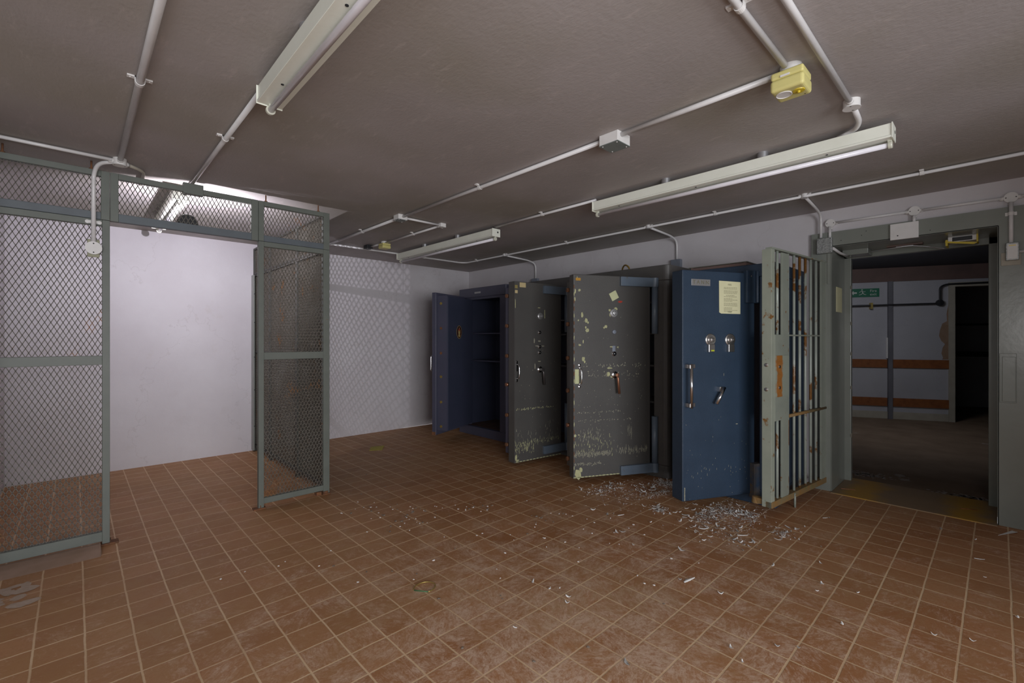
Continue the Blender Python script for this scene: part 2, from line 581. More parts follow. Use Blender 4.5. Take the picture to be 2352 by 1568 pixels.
# steel vault door frame set in the right wall
FY0, FY1 = 0.006, 0.99
mb = MB()
mb.bx(4.705, XW, FY1, 1.137, 0, 2.222).bx(4.705, XW, -0.118, FY0, 0, 2.222).bx(4.705, XW, FY0, FY1, 2.098, 2.222)
mb.bx(4.705, 5.22, FY1 - 0.004, FY1 + 0.002, 0, 2.1).bx(4.705, 5.22, FY0 - 0.004, FY0 + 0.002, 0, 2.1).bx(4.705, 5.22, FY0, FY1, 2.096, 2.103)
door1 = struct('door_1', mb, FRAME, loc=(4.74, 0.5, 0))
mb = MB().bx(5.18, 5.235, 0.937, FY1, 0, 2.1).bx(5.18, 5.235, FY0, 0.058, 0, 2.1).bx(5.18, 5.235, FY0, FY1, 2.045, 2.1)
mb.build('door_stop', FRAME, door1, bevel=0.004)
mb = MB().bx(4.699, 4.706, -0.082, -0.001, 0.862, 1.205).bx(4.693, 4.699, -0.078, -0.014, 0.872, 1.182)
mb.build('strike_plate', FRAME, door1, bevel=0.002)
for z in (0.42, 0.86, 1.17, 1.45, 1.78):
    MB().tube([(5.19, 0.9375, z), (5.19, 0.935, z)], 0.020, 14).build('bolt_hole', TRIMC, door1)
mb = MB().bx(4.698, 4.706, 0.997, 1.017, 1.78, 2.06)
mb.build('hinge_strip', FRAME, door1)
for y, z in ((1.06, 2.19), (0.78, 2.16), (0.75, 2.19), (0.36, 2.13), (0.92, 2.14)):
    MB().lathe((4.706, y, z), (-1, 0, 0), [(0.004, 0), (0.003, 0.002), (0, 0.0025)], 8).build('screw', BLACK, door1)
struct('trim_1', MB().bx(4.66, 5.30, FY0 + 0.003, FY1 - 0.005, -0.004, 0.006), threshold_material(), loc=(0, 0, 0), bevel=0.002)
# hinge bracket at the foot of the frame on the gate side
# objects in the head of the opening
t = thing('door_closer_bracket', 'green-grey metal box and bent rod in left head corner of vault opening', 'bracket', (5.1, 0.85, 2.03))
MB().bx(4.98, 5.18, 0.78, 0.965, 2.05, 2.097).build('box', FRAME, t, bevel=0.004)
MB().tube(rounded([(4.99, 0.80, 2.058), (5.05, 0.5, 2.085), (5.12, 0.34, 2.05), (5.14, 0.28, 2.035)], 0.05), 0.004, 8).build('rod', ALU, t)
MB().tube(rounded([(4.69, 0.972, 2.078), (4.85, 0.955, 2.055), (5.02, 0.93, 2.05)], 0.04), 0.011, 10).build('conduit', PIPE, t)
t = tag(MB().bx(5.02, 5.09, 0.43, 0.66, 2.085, 2.096).bx(5.035, 5.075, 0.49, 0.60, 2.082, 2.086, 1).build('latch_plate', [CORD, ALU]), 'long brown latch plate under the head of vault opening', 'plate')
t = thing('door_contact', 'white box bound with yellow tape under vault opening head', 'sensor', (4.98, 0.17, 2.03))
MB().bx(4.93, 5.05, 0.115, 0.275, 2.055, 2.096).bx(4.925, 4.94, 0.14, 0.25, 2.06, 2.09, 1).build('housing', [BOXW, BLACK], t, bevel=0.003)
mb = MB()
mb.add([(4.925, 0.29, 2.066), (4.925, 0.11, 2.036), (4.925, 0.13, 2.022), (4.925, 0.29, 2.054), (4.935, 0.29, 2.066), (4.935, 0.11, 2.036), (4.935, 0.13, 2.022), (4.935, 0.29, 2.054)],
       [(0, 1, 2, 3), (7, 6, 5, 4), (0, 4, 5, 1), (1, 5, 6, 2), (2, 6, 7, 3), (3, 7, 4, 0)])
mb.bx(4.922, 5.055, 0.108, 0.118, 2.04, 2.098).bx(4.922, 5.055, 0.275, 0.288, 2.03, 2.075)
mb.build('tape', YEL2, t)

# corridor beyond
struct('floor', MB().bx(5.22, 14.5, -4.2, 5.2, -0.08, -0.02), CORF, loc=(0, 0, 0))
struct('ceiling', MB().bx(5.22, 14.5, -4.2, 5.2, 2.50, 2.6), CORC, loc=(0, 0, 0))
cw = Vector((9.682, 1.737, 0))
cu_ = Vector((0.41258, -0.91092, 0))
cn = Vector((0.91092, 0.41258, 0))             # away from the camera
CM = Matrix(((cu_.x, cn.x, 0, cw.x), (cu_.y, cn.y, 0, cw.y), (0, 0, 1, 0), (0, 0, 0, 1)))
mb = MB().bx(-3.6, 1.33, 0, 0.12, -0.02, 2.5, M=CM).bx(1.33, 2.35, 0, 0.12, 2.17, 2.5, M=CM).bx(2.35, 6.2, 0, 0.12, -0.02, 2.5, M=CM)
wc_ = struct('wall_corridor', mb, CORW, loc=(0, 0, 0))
mb = MB().add([CM @ Vector((x_, -0.0012, z_)) for x_, z_ in ((1.287, 1.86), (1.265, 1.72), (1.27, 1.60), (1.21, 1.56), (1.18, 1.45), (1.17, 1.36), (1.20, 1.28), (1.245, 1.23), (1.215, 1.17), (1.20, 1.08), (1.22, 1.01), (1.21, 0.98), (1.287, 0.98))], [tuple(range(12, -1, -1))])
mb.build('bare_plaster', paint('bare_plaster', (0.30, 0.205, 0.14), (0.25, 0.16, 0.10), 12, 0.8), wc_)
struct('wall_corridor_blocker', MB().bx(5.2, 8.5, 4.4, 4.5, -0.02, 2.5).bx(5.2, 12.4, -3.6, -3.5, -0.02, 2.5).bx(5.22, 5.3, 1.2, 4.5, -0.02, 2.5).bx(5.22, 5.3, -3.6, -0.12, -0.02, 2.5), CORW, loc=(0, 0, 0))  # unseen walls added to stop world light leaking into the corridor
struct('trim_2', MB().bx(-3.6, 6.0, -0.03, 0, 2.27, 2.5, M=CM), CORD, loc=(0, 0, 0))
struct('trim_3', MB().bx(0.491, 0.55, -0.05, 0, -0.02, 2.27, M=CM), paint('grey_post', (0.16, 0.16, 0.18), None, 6, 0.6), loc=(0, 0, 0))
struct('door_2', MB().bx(1.287, 1.363, -0.03, 0.1, -0.02, 2.22, M=CM).bx(1.363, 2.35, -0.03, 0.1, 2.15, 2.22, M=CM), TRIMC, loc=(0, 0, 0))
struct('baseboard_corridor', MB().bx(-3.6, 0.491, -0.02, 0, -0.02, 0.10, M=CM).bx(0.55, 1.287, -0.02, 0, -0.02, 0.10, M=CM), TRIMC, loc=(0, 0, 0), bevel=0.004)
mb = MB().bx(0.6, 6.2, 2.3, 2.4, -0.02, 2.5, M=CM).bx(0.6, 0.7, 0.12, 2.3, -0.02, 2.5, M=CM).bx(6.1, 6.2, 0.12, 2.3, -0.02, 2.5, M=CM)
struct('wall_inner_room', mb, CORW, loc=(0, 0, 0))
for zc, lb in ((0.902, 'upper brown wooden bumper rail on the corridor wall'), (0.26, 'lower brown wooden bumper rail on the corridor wall')):
    mb = MB().bx(-3.0, 0.485, -0.025, 0, zc - 0.07, zc + 0.07, M=CM).bx(0.56, 1.337, -0.025, 0, zc - 0.07, zc + 0.07, M=CM)
    tag(mb.build('bumper_rail', WOODR, bevel=0.003), lb, 'rail')
tag(MB().bx(0.470, 0.489, -0.03, 0, 0.992, 1.335, M=CM).build('cable_trunking', BOXW), 'short white cable trunking beside the corridor wall post', 'trunking')
t = thing('iron_pipe', 'black pipe running along and up the corridor wall', 'pipe', tuple(CM @ Vector((0.5, -0.05, 1.8))))
P = lambda s, n_, z: tuple(CM @ Vector((s, n_, z)))
MB().tube(rounded([P(-2.2, -0.07, 1.86), P(1.155, -0.07, 1.885), P(1.155, -0.07, 2.15), P(1.24, -0.07, 2.19), P(2.3, -0.07, 2.20)], 0.06), 0.013, 10).build('pipe', BLACK, t)
MB().lathe(P(1.155, -0.05, 1.895), tuple(-cn), [(0, 0), (0.05, 0), (0.05, 0.03), (0, 0.035)], 16).build('flange', BLACK, t)
MB().bx(0.24, 0.27, -0.09, 0, 1.82, 1.92, M=CM).build('clip', BRASS, t)
for z, lb in ((1.60, 'thin upper dark rail across the dark inner room'), (1.02, 'thick lower dark rail across the dark inner room')):
    tag(MB().bx(0.8, 6.0, 2.2, 2.25, z - (0.02 if z > 1.2 else 0.05), z + (0.02 if z > 1.2 else 0.05), M=CM).build('dark_rail', BLACK), lb, 'rail')
mb = MB()
rr = random.Random(12)
for cx_, cy_, sx_, sy_, cnt in ((5.62, 0.90, 0.05, 0.10, 150), (5.42, 0.16, 0.04, 0.10, 170)):
    for _ in range(cnt):
        x, y, w = cx_ + rr.gauss(0, sx_), cy_ + rr.gauss(0, sy_), rr.uniform(0.004, 0.022)
        if x < 5.32:
            continue
        mb.add([(x + w * math.cos(a_) * rr.uniform(0.5, 1), y + w * math.sin(a_) * rr.uniform(0.5, 1), -0.0185) for a_ in (0, 1.1, 2.2, 3.3, 4.4, 5.4)], [tuple(range(6))])
tag(mb.build('plaster_dust', paint('plaster_dust', (0.50, 0.46, 0.45), (0.38, 0.33, 0.30), 20, 0.9)), 'pale plaster dust on corridor floor just past the threshold', 'dust', kind='stuff')
# green exit sign
t = thing('exit_sign', 'green fire exit sign with running figure on the corridor wall', 'sign', P(0.13, -0.012, 2.02))
MB().bx(-0.14, 0.378, -0.012, 0, 2.025, 2.168, M=CM).build('sign_panel', GREENS, t)
SM = CM @ Matrix(((1, 0, 0, 0), (0, 0, -1, -0.0135), (0, 1, 0, 0), (0, 0, 0, 1)))   # text plane: x along the wall, y up
inv = wm_of(t).inverted()
text_mesh('Fire', 0.062, inv @ SM @ Matrix.Translation((0.295, 2.125, 0)), 'lettering', WHITES, t)
text_mesh('exit', 0.062, inv @ SM @ Matrix.Translation((0.295, 2.068, 0)), 'lettering', WHITES, t)
mb = MB()
z = 0.0
mb.lathe((0.138, 2.148, 0), (0, 0, 1), [(0.011, 0), (0.011, 0.001), (0, 0.001)], 12, M=SM)
for a, b_, w in (((0.138, 2.130), (0.150, 2.092), 0.013), ((0.150, 2.092), (0.122, 2.068), 0.009), ((0.122, 2.068), (0.095, 2.062), 0.008), ((0.150, 2.092), (0.172, 2.068), 0.009), ((0.172, 2.068), (0.196, 2.066), 0.008),
                 ((0.138, 2.128), (0.110, 2.118), 0.007), ((0.110, 2.118), (0.100, 2.098), 0.007), ((0.138, 2.128), (0.168, 2.112), 0.007), ((0.168, 2.112), (0.186, 2.122), 0.007)):
    A, B = Vector((*a, 0)), Vector((*b_, 0))
    d = (B - A).normalized()
    q = Vector((-d.y, d.x, 0)) * w / 2
    mb.add([A - q, B - q, B + q, A + q], [(0, 1, 2, 3)], M=SM)
mb.build('running_figure', WHITES, t)
mb = MB().add([(-0.02, 2.098, 0), (0.02, 2.062, 0), (0.02, 2.085, 0), (0.065, 2.085, 0), (0.065, 2.110, 0), (0.02, 2.110, 0), (0.02, 2.134, 0)], [(0, 1, 2, 3, 4, 5, 6)], M=SM)
mb.build('arrow', WHITES, t)
# notice on the jamb
tag(MB().bx(4.862, 5.057, 0.982, 0.9855, 1.545, 1.765).build('paper_notice', PAPER), 'cream paper notice on the left steel jamb of vault opening', 'notice')

# ------------------------------------------------------------------ wire mesh cage
CY = 3.91
cage = thing('mesh_cage', 'grey-green steel cage of wire mesh panels in the left corner of room', 'cage', (0.55, CY, 0))


def lattice(M, u0, u1, w0, w1, cu=0.0262, cw_=0.052, th=0.0019, dp=0.0022):
    """diamond lattice of straight strands clipped to a rectangle, in the local (u, 0, w) plane"""
    mb = MB()
    sl = cw_ / cu
    for sg in (1, -1):
        a = (w0 - sl * u1) if sg > 0 else (w0 + sl * u0)
        b = (w1 - sl * u0) if sg > 0 else (w1 + sl * u1)
        c = math.ceil(a / cw_) * cw_
        while c < b:
            # w = c + sg*sl*u
            ua, ub = u0, u1
            e1, e2 = (w0 - c) / (sg * sl), (w1 - c) / (sg * sl)
            ua, ub = max(u0, min(e1, e2)), min(u1, max(e1, e2))
            if ub - ua > 0.003:
                A, B = Vector((ua, 0, c + sg * sl * ua)), Vector((ub, 0, c + sg * sl * ub))
                d = (B - A).normalized()
                q = Vector((-d.z, 0, d.x)) * th
                e = Vector((0, dp, 0))
                vs = [A - q - e, A + q - e, A + q + e, A - q + e, B - q - e, B + q - e, B + q + e, B - q + e]
                mb.add(vs, [(0, 4, 5, 1), (1, 5, 6, 2), (2, 6, 7, 3), (3, 7, 4, 0)], M=M)
            c += cw_
    return mb


def panel(M, u0, u1, w0, w1, rails, sl, sr, name, dark_low=False, feet=(0, 0), fm=None):
    """frame with stiles sl/sr wide, rails = [(bottom, top)...]; mesh in each bay"""
    d0, d1 = -0.018, 0.018
    mb = MB()
    mb.bx(u0, u0 + sl, d0, d1, feet[0] if feet[0] is not None else w0, w1, M=M)
    mb.bx(u1 - sr, u1, d0, d1, feet[1] if feet[1] is not None else w0, w1, M=M)
    for i, (a, b) in enumerate(rails):
        mb.bx(u0 + sl, u1 - sr, d0, d1, a, b, 1 if (dark_low and i == 0) else 0, M=M)
    fr = mb.build(name, [fm or CAGE, DKBLUE], cage, bevel=0.0015, seg=1)
    for (a, b), (c, d) in zip(rails[:-1], rails[1:]):
        lattice(M, u0 + sl, u1 - sr, b, c).build('wire_mesh', MESH, fr)
    return fr


MF = Matrix.Translation((0, CY, 0))
lower = [(0.028, 0.088), (1.142, 1.199), (2.018, 2.056)]
panel(MF, XL + 0.005, 0.162, 0, 2.056, lower, 0.03, 0.037, 'wall_panel', feet=(0.03, 0.008))
panel(MF, 1.019, 1.563, 0, 2.056, [(0.038, 0.082), (1.146, 1.202), (2.018, 2.056)], 0.038, 0.052, 'wall_panel', feet=(0.008, 0.008))
panel(MF, XL + 0.005, 0.161, 2.058, 2.366, [(2.058, 2.104), (2.330, 2.366)], 0.03, 0.042, 'header_panel', True, (None, None))
panel(MF, 0.163, 1.018, 2.056, 2.366, [(2.056, 2.108), (2.330, 2.366)], 0.041, 0.046, 'header_panel', True, (None, None))
panel(MF, 1.020, 1.563, 2.058, 2.366, [(2.058, 2.104), (2.330, 2.366)], 0.037, 0.05, 'header_panel', True, (None, None))
SIDEF = paint('shaded_side_frame_paint', (0.070, 0.072, 0.062), (0.055, 0.050, 0.042), 8, 0.6)  # cage paint darkened, so the shade on the side frames is in the colour
# side run back to the wall: local u = world y
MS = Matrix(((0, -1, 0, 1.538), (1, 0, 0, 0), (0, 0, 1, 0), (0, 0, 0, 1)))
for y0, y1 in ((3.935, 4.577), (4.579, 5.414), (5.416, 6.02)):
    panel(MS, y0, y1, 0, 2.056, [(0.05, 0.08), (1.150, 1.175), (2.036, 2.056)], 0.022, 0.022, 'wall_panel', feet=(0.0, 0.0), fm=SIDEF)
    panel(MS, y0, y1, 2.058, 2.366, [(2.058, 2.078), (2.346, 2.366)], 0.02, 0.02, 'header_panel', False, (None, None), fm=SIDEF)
mb = MB().bx(1.558, 1.561, 3.94, 4.68, 0.06, 2.05).bx(1.558, 1.561, 3.94, 4.68, 2.07, 2.35)
mb.build('backing_sheet', SHEET, cage)
MB().bx(1.500, 1.512, 5.93, 6.02, 0.02, 2.05).build('wall_post', FRAME, cage)
for z in (0.3, 0.72, 1.1, 1.5, 1.83):
    MB().lathe((1.51, 5.93, z), (0, -1, 0), [(0.006, 0), (0.006, 0.004), (0, 0.005)], 8).build('bolt', BLACK, cage)
for x, y in ((-0.30, CY), (0.075, CY), (1.075, CY), (1.475, CY)):
    MB().tube([(x, y, 2.36), (x, y, H)], 0.005, 8).lathe((x, y, 2.366), (0, 0, 1), [(0, 0), (0.012, 0), (0.012, 0.008), (0, 0.008)], 6).build('hanger_bolt', RUST, cage)
MB().bx(0.545, 0.665, CY - 0.02, CY + 0.03, 2.32, 2.395).build('bracket', CAGE, cage, bevel=0.003)
for x0, x1 in ((0.118, 0.205), (0.985, 1.07), (1.505, 1.57)):
    MB().bx(x0, x1, CY - 0.03, CY + 0.03, 0, 0.012).bx(x1 - 0.06 if x0 > 1 else x0 + 0.045, x1 - 0.02 if x0 > 1 else x0 + 0.05, CY - 0.025, CY + 0.025, 0.012, 0.03).build('foot_bracket', RUST, cage, bevel=0.003)
MB().bx(1.46, 1.50, CY - 0.01, CY + 0.05, 0, 0.03).build('foot_bracket', RUST, cage, bevel=0.003)

# mortar curb under the left cage panel
mb = MB().prism([(3.885, 0.0), (3.885, 0.026), (3.86, 0.026), (3.80, 0.018), (3.70, 0.0)], XL, 0.118,
                M=Matrix(((0, 0, 1, 0), (1, 0, 0, 0), (0, 1, 0, 0), (0, 0, 0, 1))))
tag(mb.build('mortar_curb', paint('dusty_mortar', (0.36, 0.245, 0.185), (0.30, 0.20, 0.14), 9, 0.8), bevel=0.006), 'low rounded mortar curb on floor under the left cage panel', 'curb')

# ------------------------------------------------------------------ work lamp behind the cage header
t = thing('work_lamp', 'round black work lamp fixed behind the cage header rail', 'lamp', (0.585, 4.00, 2.06))
mb = MB()
mb.lathe((0.585, 3.965, 2.135), (0, 1, 0), [(0, 0), (0.055, 0), (0.062, 0.012), (0.062, 0.055), (0, 0.055)], 24)
mb.build('housing', BLACK, t, bevel=0.003)
MB().lathe((0.585, 4.02, 2.135), (0, 1, 0), [(0.05, 0), (0.05, 0.004), (0, 0.005)], 20).build('lens', flat('lamp_lens', (0.93, 0.87, 1.0), 0.3, emit=6), t)
MB().bx(0.570, 0.600, 3.929, 3.97, 2.10, 2.108).bx(0.575, 0.595, 3.929, 3.935, 2.06, 2.108).build('bracket', BLACK, t)


# ------------------------------------------------------------------ fluorescent battens
def batten(x, y0, y1, label, posts, name='fluorescent_batten', brk=False):
    t = thing(name, label, 'light fixture', (x, (y0 + y1) / 2, 2.30), 'fluorescent battens on the ceiling')
    zt, zb, w = 2.382, 2.311, 0.046
    mb = MB()
    prof = [(-w, zt), (-w, zb + 0.012), (-w - 0.004, zb + 0.010), (-w - 0.004, zb), (w + 0.004, zb), (w + 0.004, zb + 0.010), (w, zb + 0.012), (w, zt)]
    vs = [(x + a, y0, b) for a, b in prof] + [(x + a, y1, b) for a, b in prof]
    n = len(prof)
    fs = [(i, (i + 1) % n, n + (i + 1) % n, n + i) for i in range(n)] + [tuple(range(n)), tuple(range(2 * n - 1, n - 1, -1))]
    mb.add(vs, fs)
    mb.build('body', CREAM, t, bevel=0.0012, seg=1)
    for y, s in ((y0, -1), (y1, 1)):
        MB().bx(x - w - 0.006, x + w + 0.006, min(y, y + s * 0.004), max(y, y + s * 0.004), zb - 0.004, zt + 0.002).lathe((x + 0.02, y + s * 0.004, zt - 0.03), (0, s, 0), [(0.009, 0), (0.009, 0.001), (0, 0.001)], 10, 1).build('end_cap', [GALV if brk else CREAM, VOID], t)
        c = Vector((x, y - s * 0.014, 2.287))
        MB().bx(x - 0.009, x + 0.009, min(y - s * 0.004, y - s * 0.022), max(y - s * 0.004, y - s * 0.022), 2.293, zb).lathe((x, y - s * 0.003, 2.287), (0, -s, 0), [(0, 0), (0.017, 0), (0.019, 0.004), (0.019, 0.016), (0.0, 0.016)], 18).build('lampholder', HOLDER, t)
    MB().tube([(x, y0 + 0.018, 2.287), (x, y1 - 0.018, 2.287)], 0.0130, 20).build('tube', TUBE, t)
    for y in posts:
        MB().lathe((x - 0.005, y, zt), (0, 0, 1), [(0.03, 0), (0.03, H - zt)], 18).build('spacer', ALU, t)
    for y in (y0 + 0.28, (y0 + y1) / 2 + 0.1, y1 - 0.22):
        MB().lathe((x - 0.015, y, zb), (0, 0, -1), [(0.006, 0), (0.006, 0.002), (0, 0.0025)], 8).build('screw', BLACK, t)
    return t


batten(3.000, 0.368, 2.195, 'long fluorescent batten hung in front of the vault opening on ceiling', (1.60, 0.975))
batten(0.612, 0.34, 2.172, 'nearest fluorescent batten, cut by the top edge of photo', (0.8, 1.7))
batten(2.990, 3.385, 5.21, 'farthest fluorescent batten, over the open safes near the back wall', (4.64, 4.0))
batten(0.555, 4.06, 5.26, 'fluorescent batten inside the mesh cage above the work lamp', (4.4, 5.0))


# ------------------------------------------------------------------ conduits
def clip_at(t, p, d, r, wide=0.028, up=True, wall=None):
    """saddle clip at point p on a pipe running along d (unit), fixed to the ceiling"""
    p = Vector(p)
    d = Vector(d).normalized()
    upv = Vector((0, 0, 1)) if wall is None else Vector(wall)
    side = d.cross(upv).normalized()
    M = Matrix((tuple(side) + (0,), tuple(d) + (0,), tuple(upv) + (0,), (0, 0, 0, 1))).transposed()
    M = Matrix.Translation(p) @ M
    mb = MB()
    ri, ro, w = r + 0.0005, r + 0.0035, 0.0115
    gap = r + 0.006
    K = 10
    arc = [(-(math.cos(math.pi * k / K)), -(math.sin(math.pi * k / K))) for k in range(K + 1)]
    inner = [(ri * a, ri * b) for a, b in arc]
    outer = [(ro * a, ro * b) for a, b in arc]
    vs = []
    for y in (-w, w):
        vs += [(a, y, b) for a, b in inner] + [(a, y, b) for a, b in outer]
    n = K + 1
    fs = []
    for k in range(K):
        fs += [(n + k, n + k + 1, 3 * n + k + 1, 3 * n + k), (k, n + k, n + k + 1, k + 1), (2 * n + k, 2 * n + k + 1, 3 * n + k + 1, 3 * n + k)]
    mb.add(vs, fs, M=M)
    for s in (-1, 1):
        mb.bx(min(s * ri, s * ro), max(s * ri, s * ro), -w, w, 0, gap, M=M)
        mb.bx(min(s * ri, s * (ri + wide)), max(s * ri, s * (ri + wide)), -w, w, gap - 0.008, gap, M=M)
        mb.lathe((s * (ri + wide * 0.62), 0, gap - 0.008), (0, 0, -1), [(0.004, 0), (0.003, 0.002), (0, 0.003)], 8, M=M)
    return mb.build('saddle_clip', BOXW, t)


def conduit(label, pts, r, clips=(), rnd=0.06, extra=(), mat=None, group='surface conduits'):
    t = thing('steel_conduit', label, 'conduit', tuple(Vector(pts[0])), group)
    MB().tube(rounded(pts, rnd), r, 14).build('pipe', mat or PIPE, t)
    for e in extra:
        MB().tube(rounded(e, rnd), r, 14).build('pipe', mat or PIPE, t)
    for p, d in clips:
        clip_at(t, p, d, r)
    return t


r1 = 0.0125
zc = H - r1 - 0.006
conduit('long white conduit running over the room to the junction boxes from alarm detector', [(2.13, 0.64, zc), (2.13, 1.394, zc)], r1, extra=[[(2.13, 1.516, zc), (2.13, 3.664, zc)], [(2.13, 3.756, zc), (2.13, 5.285, zc)]],
        clips=[((2.13, 2.586, zc), (0, 1, 0)), ((2.13, 4.463, zc), (0, 1, 0))])
conduit('short white conduit stepping right from small box to the far yellow detector', [(2.17, 3.70, zc), (2.54, 3.70, zc)], 0.010, extra=[[(2.565, 3.73, zc), (2.565, 4.80, zc)], [(2.565, 4.89, zc), (2.54, 5.12, zc)]],
        clips=[((2.565, 4.2, zc), (0, 1, 0))])
conduit('white conduit with saddle clips running straight into the large yellow detector', [(0.8, 0.592, zc), (2.07, 0.592, zc)], r1, clips=[((1.60, 0.592, zc), (1, 0, 0))])
conduit('bare white conduit beside the detector ending at round ceiling box', [(0.8, 0.475, zc), (2.60, 0.475, zc)], r1,
        extra=[[(2.68, 0.475, zc), (2.88, 0.485, zc), (2.975, 0.52, zc), (2.995, 0.60, 2.388)]])
conduit('grey conduit leaving the end of nearest batten into the cage', [(0.600, 2.17, zc), (0.600, 4.09, zc)], r1, clips=[((0.600, 2.926, zc), (0, 1, 0))])
conduit('thick grey conduit at upper left with one saddle clip', [(0.202, 0.6, zc), (0.202, 3.71, zc)], 0.0145, clips=[((0.202, 2.53, zc), (0, 1, 0))])
conduit('white conduit along the ceiling to left of cage junction box', [(XL, 3.725, zc), (0.165, 3.735, zc)], 0.010)
conduit('short yellowed conduit stub from the cage junction box over the header', [(0.235, 3.77, zc), (0.33, 3.86, zc), (0.34, 4.2, zc)], 0.010, mat=TRIMC)
conduit('grey conduit bending down over the cage panel to a round box', [(0.18, 3.745, 2.395), (0.105, 3.80, 2.385), (0.084, 3.862, 2.33), (0.084, 3.862, 1.90)], 0.0115, rnd=0.07)
t = bpy.data.objects[-1] if False else None
conduit('long conduit on ceiling following the right wall above the safes', [(4.07, -1.2, zc), (4.07, 5.24, zc), (4.0, 5.30, zc), (1.62, 5.30, zc)], 0.0105,
        clips=[((4.07, y, zc), (0, 1, 0)) for y in (3.382, 1.706, 0.351, 5.0)] + [((3.4, 5.30, zc), (1, 0, 0))])
conduit('ceiling conduit linking the two right-hand battens end to end', [(2.985, 2.19, zc), (2.985, 3.40, zc)], 0.0105, clips=[((2.985, 2.76, zc), (0, 1, 0))])
for yT, yw, zb, lb in ((4.44, 4.50, 2.16, 'thin white conduit dropping down the wall behind the middle safe doors'), (2.36, 2.395, 2.17, 'thin white conduit dropping down the wall to right of looped cable'), (1.03, 1.062, 2.18, 'thin white conduit dropping to the galvanised box at frame corner')):
    xw = 4.722 if zb < 2.175 else 4.69
    conduit(lb, [(4.09, yT, zc), (4.58, yw, zc), (xw, yw, zc - 0.03), (xw, yw, zb)], 0.0105, rnd=0.09)
conduit('white wall conduit linking three round boxes over the vault opening', [(4.722, 0.96, 2.300), (4.722, 0.50, 2.297)], 0.0105,
        extra=[[(4.722, 0.41, 2.295), (4.722, -0.01, 2.289)], [(4.722, -0.10, 2.288), (4.722, -0.6, 2.283)]])
conduit('short white drop from left round box into galvanised box', [(4.70, 0.999, 2.27), (4.70, 0.999, 2.16)], 0.0105)
conduit('short white drop from middle round box onto the blank plate', [(4.70, 0.452, 2.26), (4.70, 0.452, 2.20)], 0.0105)
cd = conduit('long white drop from right round box to the framed wall switch', [(4.69, -0.056, 2.25), (4.69, -0.056, 1.96)], 0.0115)
clip_at(cd, (4.690, -0.056, 2.17), (0, 0, 1), 0.0115, 0.016, wall=(1, 0, 0))
conduit('stub of white conduit leaving the wall switch to the right', [(4.69, -0.09, 1.903), (4.69, -0.5, 1.895)], 0.010)


def square_box(name, label, x0, x1, y0, y1, z0, z1, m=None, cover='bottom', mc=None, cat='junction box', group=None):
    t = thing(name, label, cat, ((x0 + x1) / 2, (y0 + y1) / 2, z0), group)
    MB().bx(x0, x1, y0, y1, z0 + 0.003, z1).build('box', m or BOXW, t, bevel=0.003)
    mb = MB().bx(x0 - 0.001, x1 + 0.001, y0 - 0.001, y1 + 0.001, z0, z0 + 0.004)
    mb.build('cover', mc or m or BOXW, t, bevel=0.001, seg=1)
    for sx in (0.12, 0.88):
        for sy in (0.12, 0.88):
            MB().lathe((x0 + (x1 - x0) * sx, y0 + (y1 - y0) * sy, z0), (0, 0, -1), [(0.004, 0), (0.004, 0.002), (0, 0.0025)], 8).build('screw', BOXW, t)
    return t


square_box('junction_box', 'large square ceiling junction box with grey-green cover', 2.095, 2.215, 1.395, 1.515, 2.36, H, mc=BOXG)
square_box('junction_box', 'small square ceiling junction box where the conduit branches', 2.085, 2.175, 3.665, 3.755, 2.372, H, mc=BOXG)
square_box('junction_box', 'tiny elbow box at the corner of branch conduit', 2.540, 2.60, 3.67, 3.73, 2.384, H)
square_box('terminal_box', 'small black box at the end of branch conduit', 2.49, 2.56, 5.10, 5.19, 2.376, H, m=BLACK, cat='box')


def round_box(label, c, d, r=0.034, hgt=0.03, spouts=(), mat=None):
    """round conduit box; d points away from the surface"""
    t = thing('round_junction_box', label, 'junction box', c, 'round conduit boxes')
    m = mat or BOXW
    MB().lathe(c, d, [(r, 0), (r, hgt), (r - 0.001, hgt)], 24).build('body', m, t)
    MB().lathe(c, d, [(r + 0.002, hgt), (r + 0.002, hgt + 0.003), (0, hgt + 0.003)], 24).build('lid', m, t)
    dv = Vector(d)
    a = dv.orthogonal().normalized()
    a = (a + dv.cross(a)).normalized()
    for s in (-1, 1):
        MB().lathe(Vector(c) + a * s * (r * 0.72) + dv * (hgt + 0.003), d, [(0.004, 0), (0, 0.001)], 8).build('screw', BLACK, t)
    mb = MB()
    for s in spouts:
        sv = Vector(s).normalized()
        p = Vector(c) + dv * hgt * 0.5
        mb.tube([p + sv * r * 0.8, p + sv * (r + 0.02)], 0.0145, 12)
    if spouts:
        mb.build('spout', m, t)
    return t


